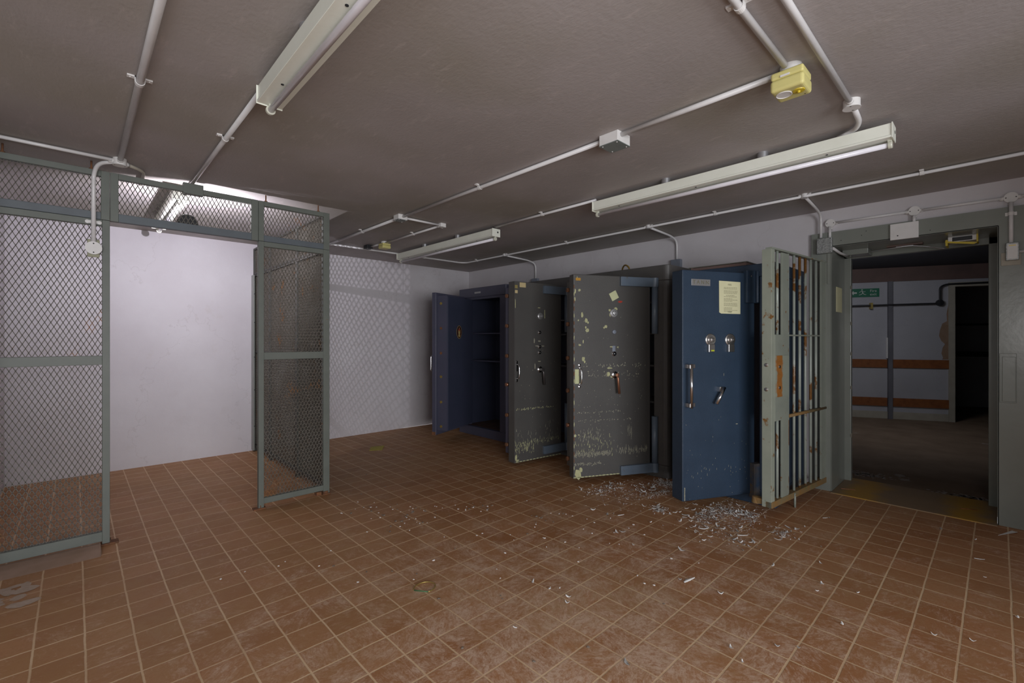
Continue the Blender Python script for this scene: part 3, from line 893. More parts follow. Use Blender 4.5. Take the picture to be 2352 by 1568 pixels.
round_box('round ceiling box beyond the detector at the end of bare conduit', (2.64, 0.475, H), (0, 0, -1), 0.034, 0.035, [(-1, 0, 0), (1, 0, 0)])
round_box('round ceiling junction box above the left cage panel', (0.202, 3.745, H), (0, 0, -1), 0.034, 0.04, [(-1, 0, 0), (0, -1, 0), (1, 0.8, 0)])
round_box('leftmost of the three round wall boxes over vault opening', (XW, 0.999, 2.300), (-1, 0, 0), 0.034, 0.026, [(0, -1, 0), (0, 0, -1)])
round_box('middle of the three round wall boxes over vault opening', (XW, 0.452, 2.296), (-1, 0, 0), 0.034, 0.026, [(0, 1, 0), (0, -1, 0), (0, 0, -1)])
round_box('rightmost of the three round wall boxes over vault opening', (XW, -0.056, 2.287), (-1, 0, 0), 0.034, 0.026, [(0, 1, 0), (0, -1, 0), (0, 0, -1)])
for y, lb in ((1.03, 'tee box on ceiling conduit nearest the vault opening'), (2.36, 'tee box on ceiling conduit above the grey safes'), (4.44, 'tee box on ceiling conduit near the back corner')):
    round_box(lb, (4.075, y, H), (0, 0, -1), 0.024, 0.027, [(0, 1, 0), (0, -1, 0), (1, 0, 0)], PIPE)
# round box hanging on the cage
t = round_box('round grey box hanging on left cage panel at the conduit end', (0.084, 3.885, 1.868), (0, -1, 0), 0.038, 0.032, [(0, 0, 1)], BOXW)
MB().bx(0.055, 0.113, 3.880, 3.889, 1.815, 1.925).build('back_plate', paint('yellowed_plate', (0.36, 0.36, 0.24), None, 8, 0.5), t, bevel=0.004)
mb = MB()
for s in (-1, 1):
    mb.lathe((0.084 + s * 0.028, CY - 0.018, 2.035), (0, -1, 0), [(0.0, 0), (0.012, 0), (0.011, 0.004), (0.0, 0.005)], 12)
mb.bx(0.06, 0.108, CY - 0.022, CY - 0.018, 2.026, 2.044)
tag(mb.build('saddle_strap', BOXW), 'white saddle strap on the left cage panel top rail', 'clip')


# wall boxes
t = thing('galvanised_box', 'mottled galvanised box at top left corner of the vault frame', 'junction box', (4.68, 1.03, 2.04))
MB().bx(4.655, 4.705, 0.976, 1.085, 2.040, 2.170).build('box', GALV, t, bevel=0.003)
for y, z in ((0.986, 2.05), (1.075, 2.05), (0.986, 2.16), (1.075, 2.16)):
    MB().lathe((4.655, y, z), (-1, 0, 0), [(0.003, 0), (0.003, 0.0015), (0, 0.002)], 8).build('screw', BLACK, t)
t = thing('blank_plate', 'blank white rectangular plate on the head of the vault frame', 'plate', (4.69, 0.51, 2.085))
MB().bx(4.682, 4.705, 0.424, 0.594, 2.085, 2.210).build('plate', BOXW, t, bevel=0.002)
MB().lathe((4.682, 0.548, 2.115), (-1, 0, 0), [(0.005, 0), (0.004, 0.001), (0, 0.001)], 8).build('screw', BLACK, t)
for y, z0, z1, lb in ((4.505, 2.03, 2.162, 'dull metal box on the wall behind the middle safes'), (2.398, 2.03, 2.165, 'silver-grey box on the wall above the grey safe')):
    tag(MB().bx(4.695, XW, y - 0.055, y + 0.055, z0, z1).lathe((4.695, y - 0.04, z1 - 0.015), (-1, 0, 0), [(0.003, 0), (0.003, 0.001), (0, 0.001)], 8).build('wall_box', SILVER, bevel=0.003), lb, 'box')
t = thing('wall_switch', 'framed metal wall switch on the right of the vault frame', 'switch', (4.68, -0.06, 1.83))
MB().bx(4.700, 4.705, -0.104, -0.008, 1.815, 1.905).build('back_plate', TRIMC, t, bevel=0.006)
MB().bx(4.668, 4.700, -0.094, -0.030, 1.846, 1.968).build('box', GALV, t, bevel=0.004)
MB().bx(4.664, 4.669, -0.087, -0.037, 1.856, 1.958).build('face', BOXW, t, bevel=0.002)
MB().bx(4.6625, 4.665, -0.078, -0.046, 1.944, 1.950).build('marking', BRASS, t)


# detectors
def detector(label, x0, x1, y0, y1, z0, z1, lens=True):
    t = thing('alarm_detector', label, 'detector', ((x0 + x1) / 2, (y0 + y1) / 2, z0), 'yellow ceiling detectors')
    cx, cy = (x0 + x1) / 2, (y0 + y1) / 2
    zm = z0 + (z1 - z0) * 0.62
    MB().bx(x0, x1, y0, y1, z0, zm).build('housing', YEL, t, bevel=0.012, seg=4)
    MB().bx(x0 + 0.002, x1 - 0.002, y0 + 0.002, y1 - 0.002, zm, z1).build('back', YEL, t, bevel=0.008, seg=3)
    MB().lathe((cx, cy, z1), (0, 0, 1), [(0.04, 0), (0.04, H - z1)], 20).build('base', BOXW, t)
    if lens:
        MB().lathe((cx - 0.012, cy + 0.022, z0 - 0.0005), (0, 0, -1), [(0.030, 0), (0.030, 0.002), (0.027, 0.003), (0.026, 0.001), (0, 0.001)], 24).build('grille', BOXW, t)
        MB().lathe((cx - 0.006, cy - 0.030, z0), (0, 0, -1), [(0.022, 0), (0.021, 0.003), (0.006, 0.0035), (0.005, 0.010), (0, 0.011)], 20).build('indicator', YEL2, t)
        MB().lathe((cx + 0.042, cy - 0.040, z0), (0, 0, -1), [(0.0035, 0.0), (0, 0.001)], 8).build('hole', BLACK, t)
        MB().bx(x0 - 0.001, x0 + 0.001, cy - 0.012, cy + 0.022, zm + 0.002, zm + 0.010).build('maker_mark', BOXW, t)
    return t


detector('large pale yellow square detector on the ceiling near photo top', 2.070, 2.190, 0.526, 0.648, 2.308, 2.388)
detector('small far yellow detector on the ceiling near back wall', 2.520, 2.625, 4.78, 4.89, 2.338, 2.398, lens=False)


# ------------------------------------------------------------------ the safes
def rrect(x0, x1, y0, y1, r, k=5, corners=(1, 1, 1, 1)):
    """counter-clockwise rounded rectangle; corners: (x0y0, x1y0, x1y1, x0y1)"""
    out = []
    for (cx, cy, a0, on) in ((x0 + r, y0 + r, 180, corners[0]), (x1 - r, y0 + r, 270, corners[1]), (x1 - r, y1 - r, 0, corners[2]), (x0 + r, y1 - r, 90, corners[3])):
        if on:
            for j in range(k + 1):
                a = R(a0 + 90 * j / k)
                out.append((cx + r * math.cos(a), cy + r * math.sin(a)))
        else:
            out.append({180: (x0, y0), 270: (x1, y0), 0: (x1, y1), 90: (x0, y1)}[a0])
    return out


def safe_body(t, x0, x1, y0, y1, z1, oy0, oy1, oz0, oz1, mat, inner, r=0.03, depth=0.5, zb=0.0):
    """hollow steel case with an opening in its x0 face"""
    mb = MB()
    xb = x0 + depth
    out = rrect(x0, x1, y0, y1, r)
    # U-shaped plan: outer outline, then the inner recess cut from the front
    fl = [p for p in out]
    # start right of the opening on the front face (x0, oy0), go round the outside, come back at (x0, oy1)
    idx = [p for p in rrect(x0, x1, y0, y1, r)]
    poly = [(x0, oy0)] + idx + [(x0, oy1), (xb, oy1), (xb, oy0)]
    mb.prism(poly, oz0, oz1, smooth=False)
    mb.prism(out, zb, oz0)
    mb.prism(out, oz1, z1)
    o = mb.build('body', mat, t, bevel=0.006)
    # dark lining inside
    e = 0.003
    mb = MB()
    mb.bx(xb - e, xb - 0.001, oy0 + 0.001, oy1 - 0.001, oz0 + 0.001, oz1 - 0.001)
    mb.bx(x0 + 0.05, xb, oy1 - e, oy1 - 0.001, oz0 + 0.001, oz1 - 0.001).bx(x0 + 0.05, xb, oy0 + 0.001, oy0 + e, oz0 + 0.001, oz1 - 0.001)
    mb.bx(x0 + 0.05, xb, oy0, oy1, oz0 + 0.001, oz0 + e, 1).bx(x0 + 0.05, xb, oy0, oy1, oz1 - e, oz1 - 0.001)
    mb.build('lining', [inner, paint('rusty_safe_floor', (0.12, 0.065, 0.045), (0.08, 0.045, 0.035), 7, 0.8)], t)
    return o


def shelves(t, x0, x1, y0, y1, zs, mat):
    for z in zs:
        MB().bx(x0, x1, y0, y1, z - 0.008, z + 0.008).build('shelf', mat, t)


def blob(mb, u, z, w, h, seed, mi=1, n=None, y=0.0008, jag=0.35):
    """an irregular flake of bare primer on the front (y=0) face of a door leaf"""
    rr = random.Random(seed)
    k = n or rr.randint(6, 11)
    ph = rr.random() * 6
    pts = []
    for i in range(k):
        a = 2 * math.pi * i / k
        q = 1 - jag * rr.random()
        pts.append((u + math.cos(a) * w / 2 * q, y, z + math.sin(a) * h / 2 * q))
    mb.add(pts, [tuple(range(k))], mi)


def streaks(mb, u0, u1, z, dz, cnt, seed, w=(0.002, 0.005), h=(0.006, 0.035), mi=2):
    rr = random.Random(seed)
    for _ in range(cnt):
        u = rr.uniform(u0, u1)
        zz = z + rr.gauss(0, dz)
        ww, hh = rr.uniform(*w), rr.uniform(*h)
        s = rr.uniform(-0.3, 0.3) * hh
        mb.add([(u, 0.0008, zz), (u + ww, 0.0008, zz), (u + ww * 0.7 + s, 0.0008, zz + hh), (u + s, 0.0008, zz + hh)], [(0, 1, 2, 3)], mi)


def leaf(t, hinge, end, z0, z1, thick, plug, front_sign, mat, plugmat, edgemat, chips=None, inset=0.05, label=None):
    """a safe door: local x from hinge to outer edge, local y = outward front normal, z up"""
    hx, hy = hinge
    d = Vector((end[0] - hx, end[1] - hy, 0))
    W = d.length
    rz = math.atan2(d.y, d.x)
    inv = wm_of(t).inverted()
    loc = inv @ Vector((hx, hy, 0))
    s = front_sign
    mb = MB()
    a, b = (-thick, 0) if s > 0 else (0, thick)
    mb.bx(0, W, a, b, z0, z1)
    if chips:
        chips(mb)
    o = mb.build('door', [mat, CHIP, SCUFF, RUST], t, local=True, loc=tuple(loc), rotz=rz, bevel=0.006, seg=3)
    a, b = (-thick - plug, -thick) if s > 0 else (thick, thick + plug)
    mp = MB().bx(0.05, W - inset, a, b, z0 + 0.07, z1 - 0.05)
    mp.build('inner_door', plugmat, o, local=True, bevel=0.004)
    return o, W


BZ = (1.76, 1.445, 1.13, 0.83, 0.51, 0.20)


def bolts(o, W, yc, edge, mats, r=0.019, out=0.03):
    for k, z in enumerate(BZ):
        MB().tube([(edge - 0.01, yc, z), (edge + out, yc, z)], r, 14).build('locking_bolt', mats[k % len(mats)], o, local=True)


def dial(o, u, z, r=0.036, keybox=False):
    mb = MB()
    mb.lathe((u, 0, z), (0, 1, 0), [(r, 0), (r, 0.008), (r - 0.006, 0.012), (0.021, 0.013), (0.019, 0.030), (0.009, 0.032), (0.008, 0.044), (0, 0.045)], 32)
    for k in range(20):
        a = 2 * math.pi * k / 20
        mb.bx(-0.0006, 0.0006, 0.0085, 0.0125, r - 0.009, r - 0.003, 0, M=Matrix.Translation((u, 0, z)) @ Matrix.Rotation(a, 4, 'Y'))
    mb.build('combination_dial', STEEL if keybox else DIALM, o, local=True)


def roundcover(o, u, z, r=0.019, mat=None, name='keyhole_cover'):
    MB().lathe((u, 0, z), (0, 1, 0), [(r, 0), (r, 0.010), (r - 0.004, 0.014), (0.005, 0.015), (0.004, 0.010), (0, 0.010)], 22).build(name, mat or CHROME, o, local=True)


def lever(o, u, z, drop, mat, swing=-0.02):
    MB().lathe((u, 0, z), (0, 1, 0), [(0.033, 0), (0.033, 0.007), (0.026, 0.012), (0.017, 0.014), (0.015, 0.050), (0, 0.052)], 28).build('handle_rose', CHROME, o, local=True)
    MB().lathe((u, 0.044, z), (0, 1, 0), [(0.0, 0), (0.017, 0), (0.019, 0.008), (0.017, 0.016), (0, 0.018)], 20).tube([(u, 0.052, z), (u + swing * 0.3, 0.054, z - 0.03), (u + swing, 0.054, z - drop)], [0.008, 0.011, 0.012], 14).build('lever_handle', mat, o, local=True)


def pull(o, u, z0, z1):
    mb = MB()
    pts = rounded([(u, 0.004, z1 - 0.01), (u, 0.040, z1 - 0.018), (u, 0.046, z1 - 0.05), (u, 0.046, z0 + 0.05), (u, 0.040, z0 + 0.018), (u, 0.004, z0 + 0.01)], 0.03)
    mb.tube(pts, 0.0062, 12)
    for z in (z0 - 0.012, z1 + 0.012):
        mb.lathe((u, 0, z), (0, 1, 0), [(0.013, 0), (0.012, 0.004), (0.005, 0.006), (0, 0.007)], 16)
        mb.bx(u - 0.008, u + 0.008, 0, 0.005, min(z, (z0 + z1) / 2), max(z, (z0 + z1) / 2) if False else max(z, z))
    mb.bx(u - 0.009, u + 0.009, 0, 0.005, z1 - 0.022, z1 + 0.018).bx(u - 0.009, u + 0.009, 0, 0.005, z0 - 0.018, z0 + 0.022)
    mb.build('pull_handle', CHROME, o, local=True)


def hinge_set(o, u_bar, u_arm, zt, zb, barrel_t, barrel_b, ypin=0.0):
    """blue-grey strap arm with a tall barrel, above and below"""
    for z0, z1, bz0, bz1 in ((zt - 0.085, zt, zt - 0.085 - barrel_t, zt - 0.085), (zb, zb + 0.085, zb + 0.085, zb + 0.085 + barrel_b)):
        MB().bx(u_bar - 0.02, u_arm, -0.01, 0.028, z0, z1).lathe((u_bar, 0.010, z0), (0, 0, 1), [(0, 0), (0.036, 0), (0.036, z1 - z0), (0, z1 - z0)], 22).build('hinge_arm', HINGE, o, local=True, bevel=0.003)
        MB().tube([(u_bar, 0.012, bz0), (u_bar, 0.012, bz1)], 0.029, 22).build('hinge_barrel', HINGE, o, local=True)


# --- safe 1: the far open one
y0, y1 = 4.285, 5.265
s1 = thing('safe', 'farthest safe standing open in the back corner with empty shelves', 'safe', (4.34, 4.775, 0), 'row of old safes')
safe_body(s1, 3.95, 4.70, y0, y1, 2.005, 4.40, 5.13, 0.12, 1.875, SAFEP, SAFEP2, 0.02, 0.58)
shelves(s1, 4.05, 4.52, 4.405, 5.125, (1.385, 1.01), SAFEP)
MB().bx(3.952, 3.99, 5.095, 5.13, 0.121, 1.874).bx(3.952, 3.99, 4.40, 5.13, 1.845, 1.874).build('door_rebate', SAFEP, s1)
MB().bx(3.944, 3.951, 4.78, 4.905, 1.925, 1.948).build('maker_plate', DIALM, s1)
MB().bx(4.0, 4.05, 5.09, 5.125, 0.122, 1.86).build('rebate_step', SAFEP, s1)
o1, W1 = leaf(s1, (3.95, 5.215), (3.300, 4.965), 0.09, 1.90, 0.060, 0.16, -1, SAFEP, SAFEP2, SAFEP, inset=0.035)
MB().bx(W1 - 0.045, W1 - 0.0349, 0.062, 0.205, 0.15, 1.86).build('door_edge_plate', SAFEP, o1, local=True)
for k, z in enumerate(BZ):
    MB().tube([(W1 - 0.05, 0.115, z), (W1 - 0.028, 0.115, z)], 0.017, 14).build('locking_bolt', (BRASS, RUST, RUST, BRASS, BRASS, BRASS)[k], o1, local=True)
# crest badge on the inside face
yb = 0.06 + 0.16
BM = Matrix.Translation((0.40, yb, 1.40)) @ Matrix(((1, 0, 0, 0), (0, 0, 1, 0), (0, 1, 0, 0), (0, 0, 0, 1)))


def ellipse(mb, a, b, z0, z1, mi, M, cx=0, cy=0, n=28):
    mb.prism([(cx + a * math.cos(2 * math.pi * k / n), cy + b * math.sin(2 * math.pi * k / n)) for k in range(n)], z0, z1, mi, M)


mb = MB()
ellipse(mb, 0.062, 0.085, 0, 0.001, 0, BM)
ellipse(mb, 0.057, 0.080, 0.001, 0.0016, 1, BM)
ellipse(mb, 0.020, 0.024, 0.0016, 0.0022, 0, BM, 0, -0.010)
ellipse(mb, 0.024, 0.020, 0.0016, 0.0022, 0, BM, 0, -0.045)
ellipse(mb, 0.012, 0.015, 0.0016, 0.0022, 2, BM, 0, 0.030)
ellipse(mb, 0.005, 0.030, 0.0016, 0.0024, 0, BM, -0.018, 0.005)
ellipse(mb, 0.005, 0.030, 0.0016, 0.0024, 0, BM, 0.018, 0.005)
ellipse(mb, 0.010, 0.006, 0.0016, 0.0024, 0, BM, 0, 0.052)
mb.build('crest_badge', [flat('dull_gold', (0.42, 0.31, 0.12), 0.5), flat('deep_maroon', (0.045, 0.012, 0.012), 0.5), RED], o1, local=True)
MB().tube(rounded([(W1 - 0.10, 0.0, 1.10), (W1 - 0.04, -0.045, 1.09), (W1 - 0.04, -0.045, 0.90), (W1 - 0.10, 0.0, 0.89)], 0.02), 0.007, 10).build('pull_handle', CHROME, o1, local=True)
MB().bx(W1 - 0.03, W1 + 0.002, -0.001, 0.055, 0.088, 0.13).build('rust_patch', RUST, o1, local=True)

# --- safe 2
s2 = thing('safe', 'middle dark grey safe with door ajar and cream label at top corner', 'safe', (4.34, 3.74, 0), 'row of old safes')
safe_body(s2, 4.0, 4.70, 3.215, 4.275, 2.0, 3.34, 4.10, 0.12, 1.86, SAFEG, SAFEP2, 0.03, 0.5)
shelves(s2, 4.04, 4.44, 3.345, 4.095, (1.52, 1.36, 1.0), SAFEG)


def chips2(m):
    blob(m, 0.630, 1.67, 0.010, 0.13, 3, n=8)
    streaks(m, 0.03, 0.63, 0.215, 0.012, 90, 21, mi=1)
    streaks(m, 0.38, 0.63, 0.165, 0.03, 80, 22, mi=1)
    streaks(m, 0.10, 0.62, 0.575, 0.006, 70, 23, w=(0.004, 0.012), h=(0.003, 0.010), mi=1)
    streaks(m, 0.02, 0.63, 0.30, 0.07, 40, 24)
    streaks(m, 0.05, 0.62, 0.75, 0.25, 35, 25, w=(0.002, 0.006), h=(0.003, 0.012))
    blob(m, 0.622, 0.085, 0.035, 0.08, 4)
    blob(m, 0.60, 0.06, 0.05, 0.02, 5)
    for k in range(14):
        blob(m, 0.02 + k * 0.045, 0.043, 0.05, 0.012, 40 + k)
    m.bx(0.300, 0.330, 0, 0.001, 1.636, 1.644, 1)
    m.bx(0.232, 0.240, 0, 0.001, 1.53, 1.62, 1)
    for u, z, w, h, s in ((0.33, 1.235, 0.09, 0.012, 7), (0.26, 1.232, 0.05, 0.012, 8), (0.31, 1.285, 0.045, 0.02, 9), (0.31, 1.07, 0.05, 0.014, 10), (0.38, 1.29, 0.02, 0.07, 11), (0.37, 1.02, 0.016, 0.08, 12)):
        blob(m, u, z, w, h, s, mi=2)


o2, W2 = leaf(s2, (3.90, 3.33), (3.265, 3.41), 0.035, 1.90, 0.10, 0.10, 1, SAFEGF, SAFEP, SAFEG, chips2, inset=0.03)
bolts(o2, W2, -0.15, W2 - 0.03, [RUST, RUST, RUST, BRONZE, RUST, RUST])
dial(o2, 0.300, 1.551)
roundcover(o2, 0.312, 1.379)
roundcover(o2, 0.312, 1.225)
roundcover(o2, 0.312, 1.165)
lever(o2, 0.303, 0.984, 0.16, flat('gunmetal', (0.16, 0.15, 0.15), 0.35, 0.7), -0.02)
pull(o2, 0.611, 0.89, 1.06)
hinge_set(o2, -0.080, 0.261, 1.879, 0.078, 0.41, 0.43)
MB().bx(0.494, 0.574, 0, 0.001, 1.843, 1.900 - 0.008).build('paper_label', TAN, o2, local=True)
MB().bx(0.600, 0.636, 0, 0.001, 1.828, 1.862).bx(0.600, 0.634, 0, 0.001, 1.778, 1.810, 1).build('paper_label', [OLIVE, TAN], o2, local=True)

# --- safe 3
s3 = thing('safe', 'dark grey safe with chipped door, sticky note and rounded right edge', 'safe', (4.34, 2.65, 0), 'row of old safes')
safe_body(s3, 4.0, 4.70, 2.105, 3.205, 2.003, 2.26, 3.06, 0.12, 1.86, SAFEG, SAFEP2, 0.055, 0.5)
shelves(s3, 4.04, 4.44, 2.245, 3.055, (1.66, 1.36, 1.05, 0.70), SAFEG)


def chips3(m):
    for u, z, w, h, s in ((0.707, 1.523, 0.030, 0.055, 1), (0.665, 1.475, 0.038, 0.050, 2), (0.648, 1.455, 0.02, 0.03, 33), (0.655, 1.385, 0.045, 0.048, 3), (0.672, 1.41, 0.02, 0.03, 4), (0.696, 1.285, 0.014, 0.04, 5), (0.730, 1.252, 0.034, 0.02, 6),
                          (0.694, 1.127, 0.036, 0.048, 7), (0.682, 1.10, 0.02, 0.03, 8), (0.468, 1.42, 0.034, 0.036, 9), (0.487, 1.41, 0.022, 0.02, 10), (0.775, 1.736, 0.018, 0.055, 11), (0.778, 1.665, 0.016, 0.05, 12),
                          (0.734, 1.746, 0.034, 0.032, 13), (0.745, 1.475, 0.018, 0.018, 14), (0.43, 1.57, 0.03, 0.03, 15), (0.365, 1.585, 0.045, 0.03, 16), (0.425, 1.53, 0.018, 0.05, 17), (0.748, 0.093, 0.075, 0.12, 18), (0.72, 0.13, 0.04, 0.05, 19), (0.755, 1.93 - 0.08, 0.012, 0.05, 20),
                          (0.427, 1.04, 0.07, 0.02, 21), (0.44, 0.985, 0.045, 0.055, 22), (0.405, 0.96, 0.04, 0.02, 23), (0.41, 1.235, 0.045, 0.012, 24), (0.345, 1.232, 0.025, 0.014, 25), (0.775, 0.44, 0.03, 0.03, 26), (0.74, 0.445, 0.02, 0.012, 27)):
        blob(m, u, z, w, h, s, 1)
    for k in range(22):
        blob(m, 0.02 + k * 0.036, 0.064, 0.045, 0.012, 60 + k)
    for k in range(26):
        blob(m, 0.786, 0.15 + k * 0.065, 0.010, 0.05, 90 + k, mi=3 if k % 3 else 1)
    streaks(m, 0.03, 0.36, 0.262, 0.014, 70, 31, h=(0.01, 0.05))
    streaks(m, 0.42, 0.78, 0.255, 0.010, 170, 32, h=(0.005, 0.03))
    streaks(m, 0.40, 0.78, 0.33, 0.05, 60, 33, mi=1)
    streaks(m, 0.50, 0.78, 0.175, 0.006, 70, 34, w=(0.004, 0.012), h=(0.003, 0.008))
    streaks(m, 0.52, 0.73, 0.42, 0.03, 50, 35)
    streaks(m, 0.05, 0.70, 1.06, 0.008, 46, 36, w=(0.003, 0.010), h=(0.004, 0.014))
    streaks(m, 0.10, 0.66, 0.98, 0.02, 55, 37, w=(0.003, 0.009), h=(0.003, 0.012))
    streaks(m, 0.20, 0.74, 0.565, 0.006, 36, 38, w=(0.004, 0.012), h=(0.003, 0.008))
    streaks(m, 0.30, 0.76, 0.64, 0.006, 30, 39, w=(0.004, 0.012), h=(0.003, 0.010))
    streaks(m, 0.20, 0.24, 0.42, 0.04, 12, 40, h=(0.03, 0.07), w=(0.002, 0.003))
    streaks(m, 0.05, 0.76, 0.75, 0.35, 90, 41, w=(0.002, 0.006), h=(0.003, 0.010))


o3, W3 = leaf(s3, (3.95, 2.27), (3.240, 2.620), 0.055, 1.888, 0.09, 0.12, 1, SAFEGF, SAFEG, SAFEG, chips3, inset=0.03)
bolts(o3, W3, -0.15, W3 - 0.03, [RUST, RUST, RUST, RUST, BRONZE, RUST])
dial(o3, 0.390, 1.545, 0.040)
roundcover(o3, 0.386, 1.372, 0.020, SILVER)
MB().bx(0.372, 0.402, 0, 0.006, 1.19, 1.245).build('keyhole_flap', SILVER, o3, local=True, bevel=0.002)
roundcover(o3, 0.386, 1.172, 0.022)
lever(o3, 0.380, 0.978, 0.17, BRONZE, -0.02)
pull(o3, 0.733, 0.89, 1.06)
hinge_set(o3, -0.042, 0.325, 1.882, 0.052, 0.44, 0.44)
MB().bx(0.735, 0.778, 0, 0.0009, 0.905, 1.035).build('sticker', STICK, o3, local=True)
MB().bx(-0.038, 0.038, 0, 0.001, -0.038, 0.038, M=Matrix.Translation((0.386, 0.001, 1.705)) @ Matrix.Rotation(R(28), 4, 'Y')).build('sticky_note', STICK, o3, local=True)
MB().bx(0.722, 0.770, 0, 0.001, 1.832, 1.856).build('paper_label', ORANGE, o3, local=True)
mb = MB()
blob(mb, 0.318, 1.652, 0.06, 0.022, 5, 0)
mb.build('red_smear', RED, o3, local=True)

# --- safe 4, blue
s4 = thing('safe', 'blue safe beside the barred gate with notice and two dials on door', 'safe', (4.30, 1.56, 0), 'row of old safes')
safe_body(s4, 3.915, 4.66, 1.18, 1.97, 1.90, 1.30, 1.86, 0.12, 1.80, TANN, SAFEP2, 0.015, 0.5)


def chips4(m):
    streaks(m, 0.15, 0.62, 0.285, 0.018, 16, 151, w=(0.002, 0.003), h=(0.006, 0.022), mi=2)
    streaks(m, 0.05, 0.66, 0.35, 0.2, 40, 52, w=(0.002, 0.004), h=(0.003, 0.008))
    blob(m, 0.175, 0.64, 0.028, 0.008, 6, 2)
    blob(m, 0.30, 1.03, 0.004, 0.03, 7, 2)
    for k in range(10):
        blob(m, 0.66, 0.09 + 0.01 * k, 0.012, 0.014, 70 + k, 2)


o4, W4 = leaf(s4, (3.93, 1.34), (3.32, 1.64), 0.080, 1.828, 0.125, 0.06, 1, TANN, TANN, TANN, chips4, inset=0.12)
t = MB().bx(0.428, 0.600, 0, 0.003, 1.712, 1.762).build('maker_plate', DIALM, o4, local=True, bevel=0.001)
tm = Matrix.Translation((0.514, 0.0035, 1.737)) @ Matrix(((-1, 0, 0, 0), (0, 0, 1, 0), (0, 1, 0, 0), (0, 0, 0, 1)))
text_mesh('T A N N', 0.040, tm, 'lettering', INK, t)
MB().lathe((0.591, 0.003, 1.737), (0, 1, 0), [(0.003, 0), (0, 0.002)], 8).lathe((0.437, 0.003, 1.737), (0, 1, 0), [(0.003, 0), (0, 0.002)], 8).build('rivet', CHROME, t, local=True)
notice = MB().add([(0.346, 0.001, 1.757), (0.142, 0.001, 1.753), (0.142, 0.001, 1.502), (0.325, 0.001, 1.503), (0.344, 0.001, 1.512),
                   (0.346, 0.002, 1.757), (0.142, 0.002, 1.753), (0.142, 0.002, 1.502), (0.325, 0.002, 1.503), (0.344, 0.002, 1.512)],
                  [(5, 9, 8, 7, 6), (0, 1, 2, 3, 4), (0, 5, 6, 1), (1, 6, 7, 2), (2, 7, 8, 3), (3, 8, 9, 4), (4, 9, 5, 0)]).build('paper_notice', PAPER, o4, local=True)
mb = MB()
rr = random.Random(3)
z = 1.705
for row in range(17):
    if row in (2, 5, 7, 10, 13):
        z -= 0.006
    u = 0.300
    ue = 0.170 + rr.choice((0, 0.005, 0.05, 0.0))
    if row == 5:
        u, ue = 0.28, 0.20
    while u > ue:
        w = rr.uniform(0.006, 0.018)
        mb.bx(max(ue, u - w), u, 0.002, 0.0022, z, z + 0.0028)
        u -= w + 0.003
    z -= 0.0098
mb.build('printed_lines', INK, notice, local=True)
text_mesh('FIRE', 0.020, Matrix.Translation((0.244, 0.0022, 1.728)) @ Matrix(((-1, 0, 0, 0), (0, 0, 1, 0), (0, 1, 0, 0), (0, 0, 0, 1))), 'lettering', INK, notice, 0.0002)
text_mesh('FIRE', 0.020, Matrix.Translation((0.244, 0.0022, 1.516)) @ Matrix(((-1, 0, 0, 0), (0, 0, 1, 0), (0, 1, 0, 0), (0, 0, 0, 1))), 'lettering', INK, notice, 0.0002)
for u in (0.428, 0.243):
    dial(o4, u, 1.300, 0.047, True)
    MB().bx(u - 0.028, u + 0.028, 0, 0.022, 1.205, 1.265).build('key_lock', STEEL, o4, local=True, bevel=0.003)
MB().bx(0.408, 0.436, 0.022, 0.023, 1.212, 1.222).build('tag', flat('lime', (0.5, 0.6, 0.02), 0.5), o4, local=True)
mb = MB().bx(0.585, 0.660, 0.0, 0.028, 1.085, 1.115).bx(0.585, 0.660, 0.0, 0.028, 0.795, 0.825).bx(0.63, 0.66, 0.028, 0.062, 1.085, 1.115).bx(0.63, 0.66, 0.028, 0.062, 0.795, 0.825)
mb.build('handle_mount', STEEL, o4, local=True, bevel=0.003)
MB().tube([(0.645, 0.060, 0.790), (0.645, 0.060, 1.120)], 0.0115, 18).build('pull_handle', CHROME, o4, local=True)
MB().bx(0.325, 0.365, 0, 0.03, 0.902, 0.938).tube([(0.325, 0.038, 0.935), (0.404, 0.042, 0.810)], 0.0125, 16).build('lever_handle', CHROME, o4, local=True)
MB().bx(-0.09, 0.105, -0.01, 0.030, 1.590, 1.845).tube([(0.010, 0.036, 1.592), (0.010, 0.036, 1.843)], 0.012, 14).build('hinge_block', TANN, o4, local=True, bevel=0.004)
MB().tube([(-0.022, 0.034, 1.600), (-0.022, 0.034, 1.835)], 0.010, 14).lathe((0.06, 0.030, 1.80), (0, 1, 0), [(0.006, 0), (0, 0.004)], 10).build('hinge_pin', CHROME, o4, local=True)
MB().bx(-0.10, 0.045, -0.01, 0.045, 0.050, 0.325).build('hinge_block', paint('worn_blue', (0.03, 0.055, 0.10), (0.14, 0.10, 0.05), 9, 0.5, rust=(0.2, 0.1, 0.03), rthr=0.55, rscale=7), o4, local=True, bevel=0.004)
# tray on top of the blue safe
t = thing('metal_tray', 'thin dark metal sheet lying raised on top of the blue safe', 'sheet', (4.15, 1.64, 1.90))
MB().bx(3.93, 4.40, 1.395, 1.885, 1.928, 1.934).build('sheet', paint('grey_sheet', (0.15, 0.15, 0.13), None, 6, 0.4), t)
MB().bx(3.945, 4.38, 1.41, 1.43, 1.9, 1.928).bx(3.945, 4.38, 1.85, 1.87, 1.9, 1.928).bx(3.945, 3.96, 1.43, 1.85, 1.902, 1.926).build('batten', CORD, t)
# looped cable on safe 3
tag(MB().tube(rounded([(4.30, 2.80, 2.0), (4.26, 2.78, 2.06), (4.2, 2.71, 2.09), (4.16, 2.64, 2.06), (4.13, 2.60, 2.0)], 0.05), 0.0085, 10).build('cable_loop', YCABLE), 'brown looped cable standing up from the top of chipped grey safe', 'cable')

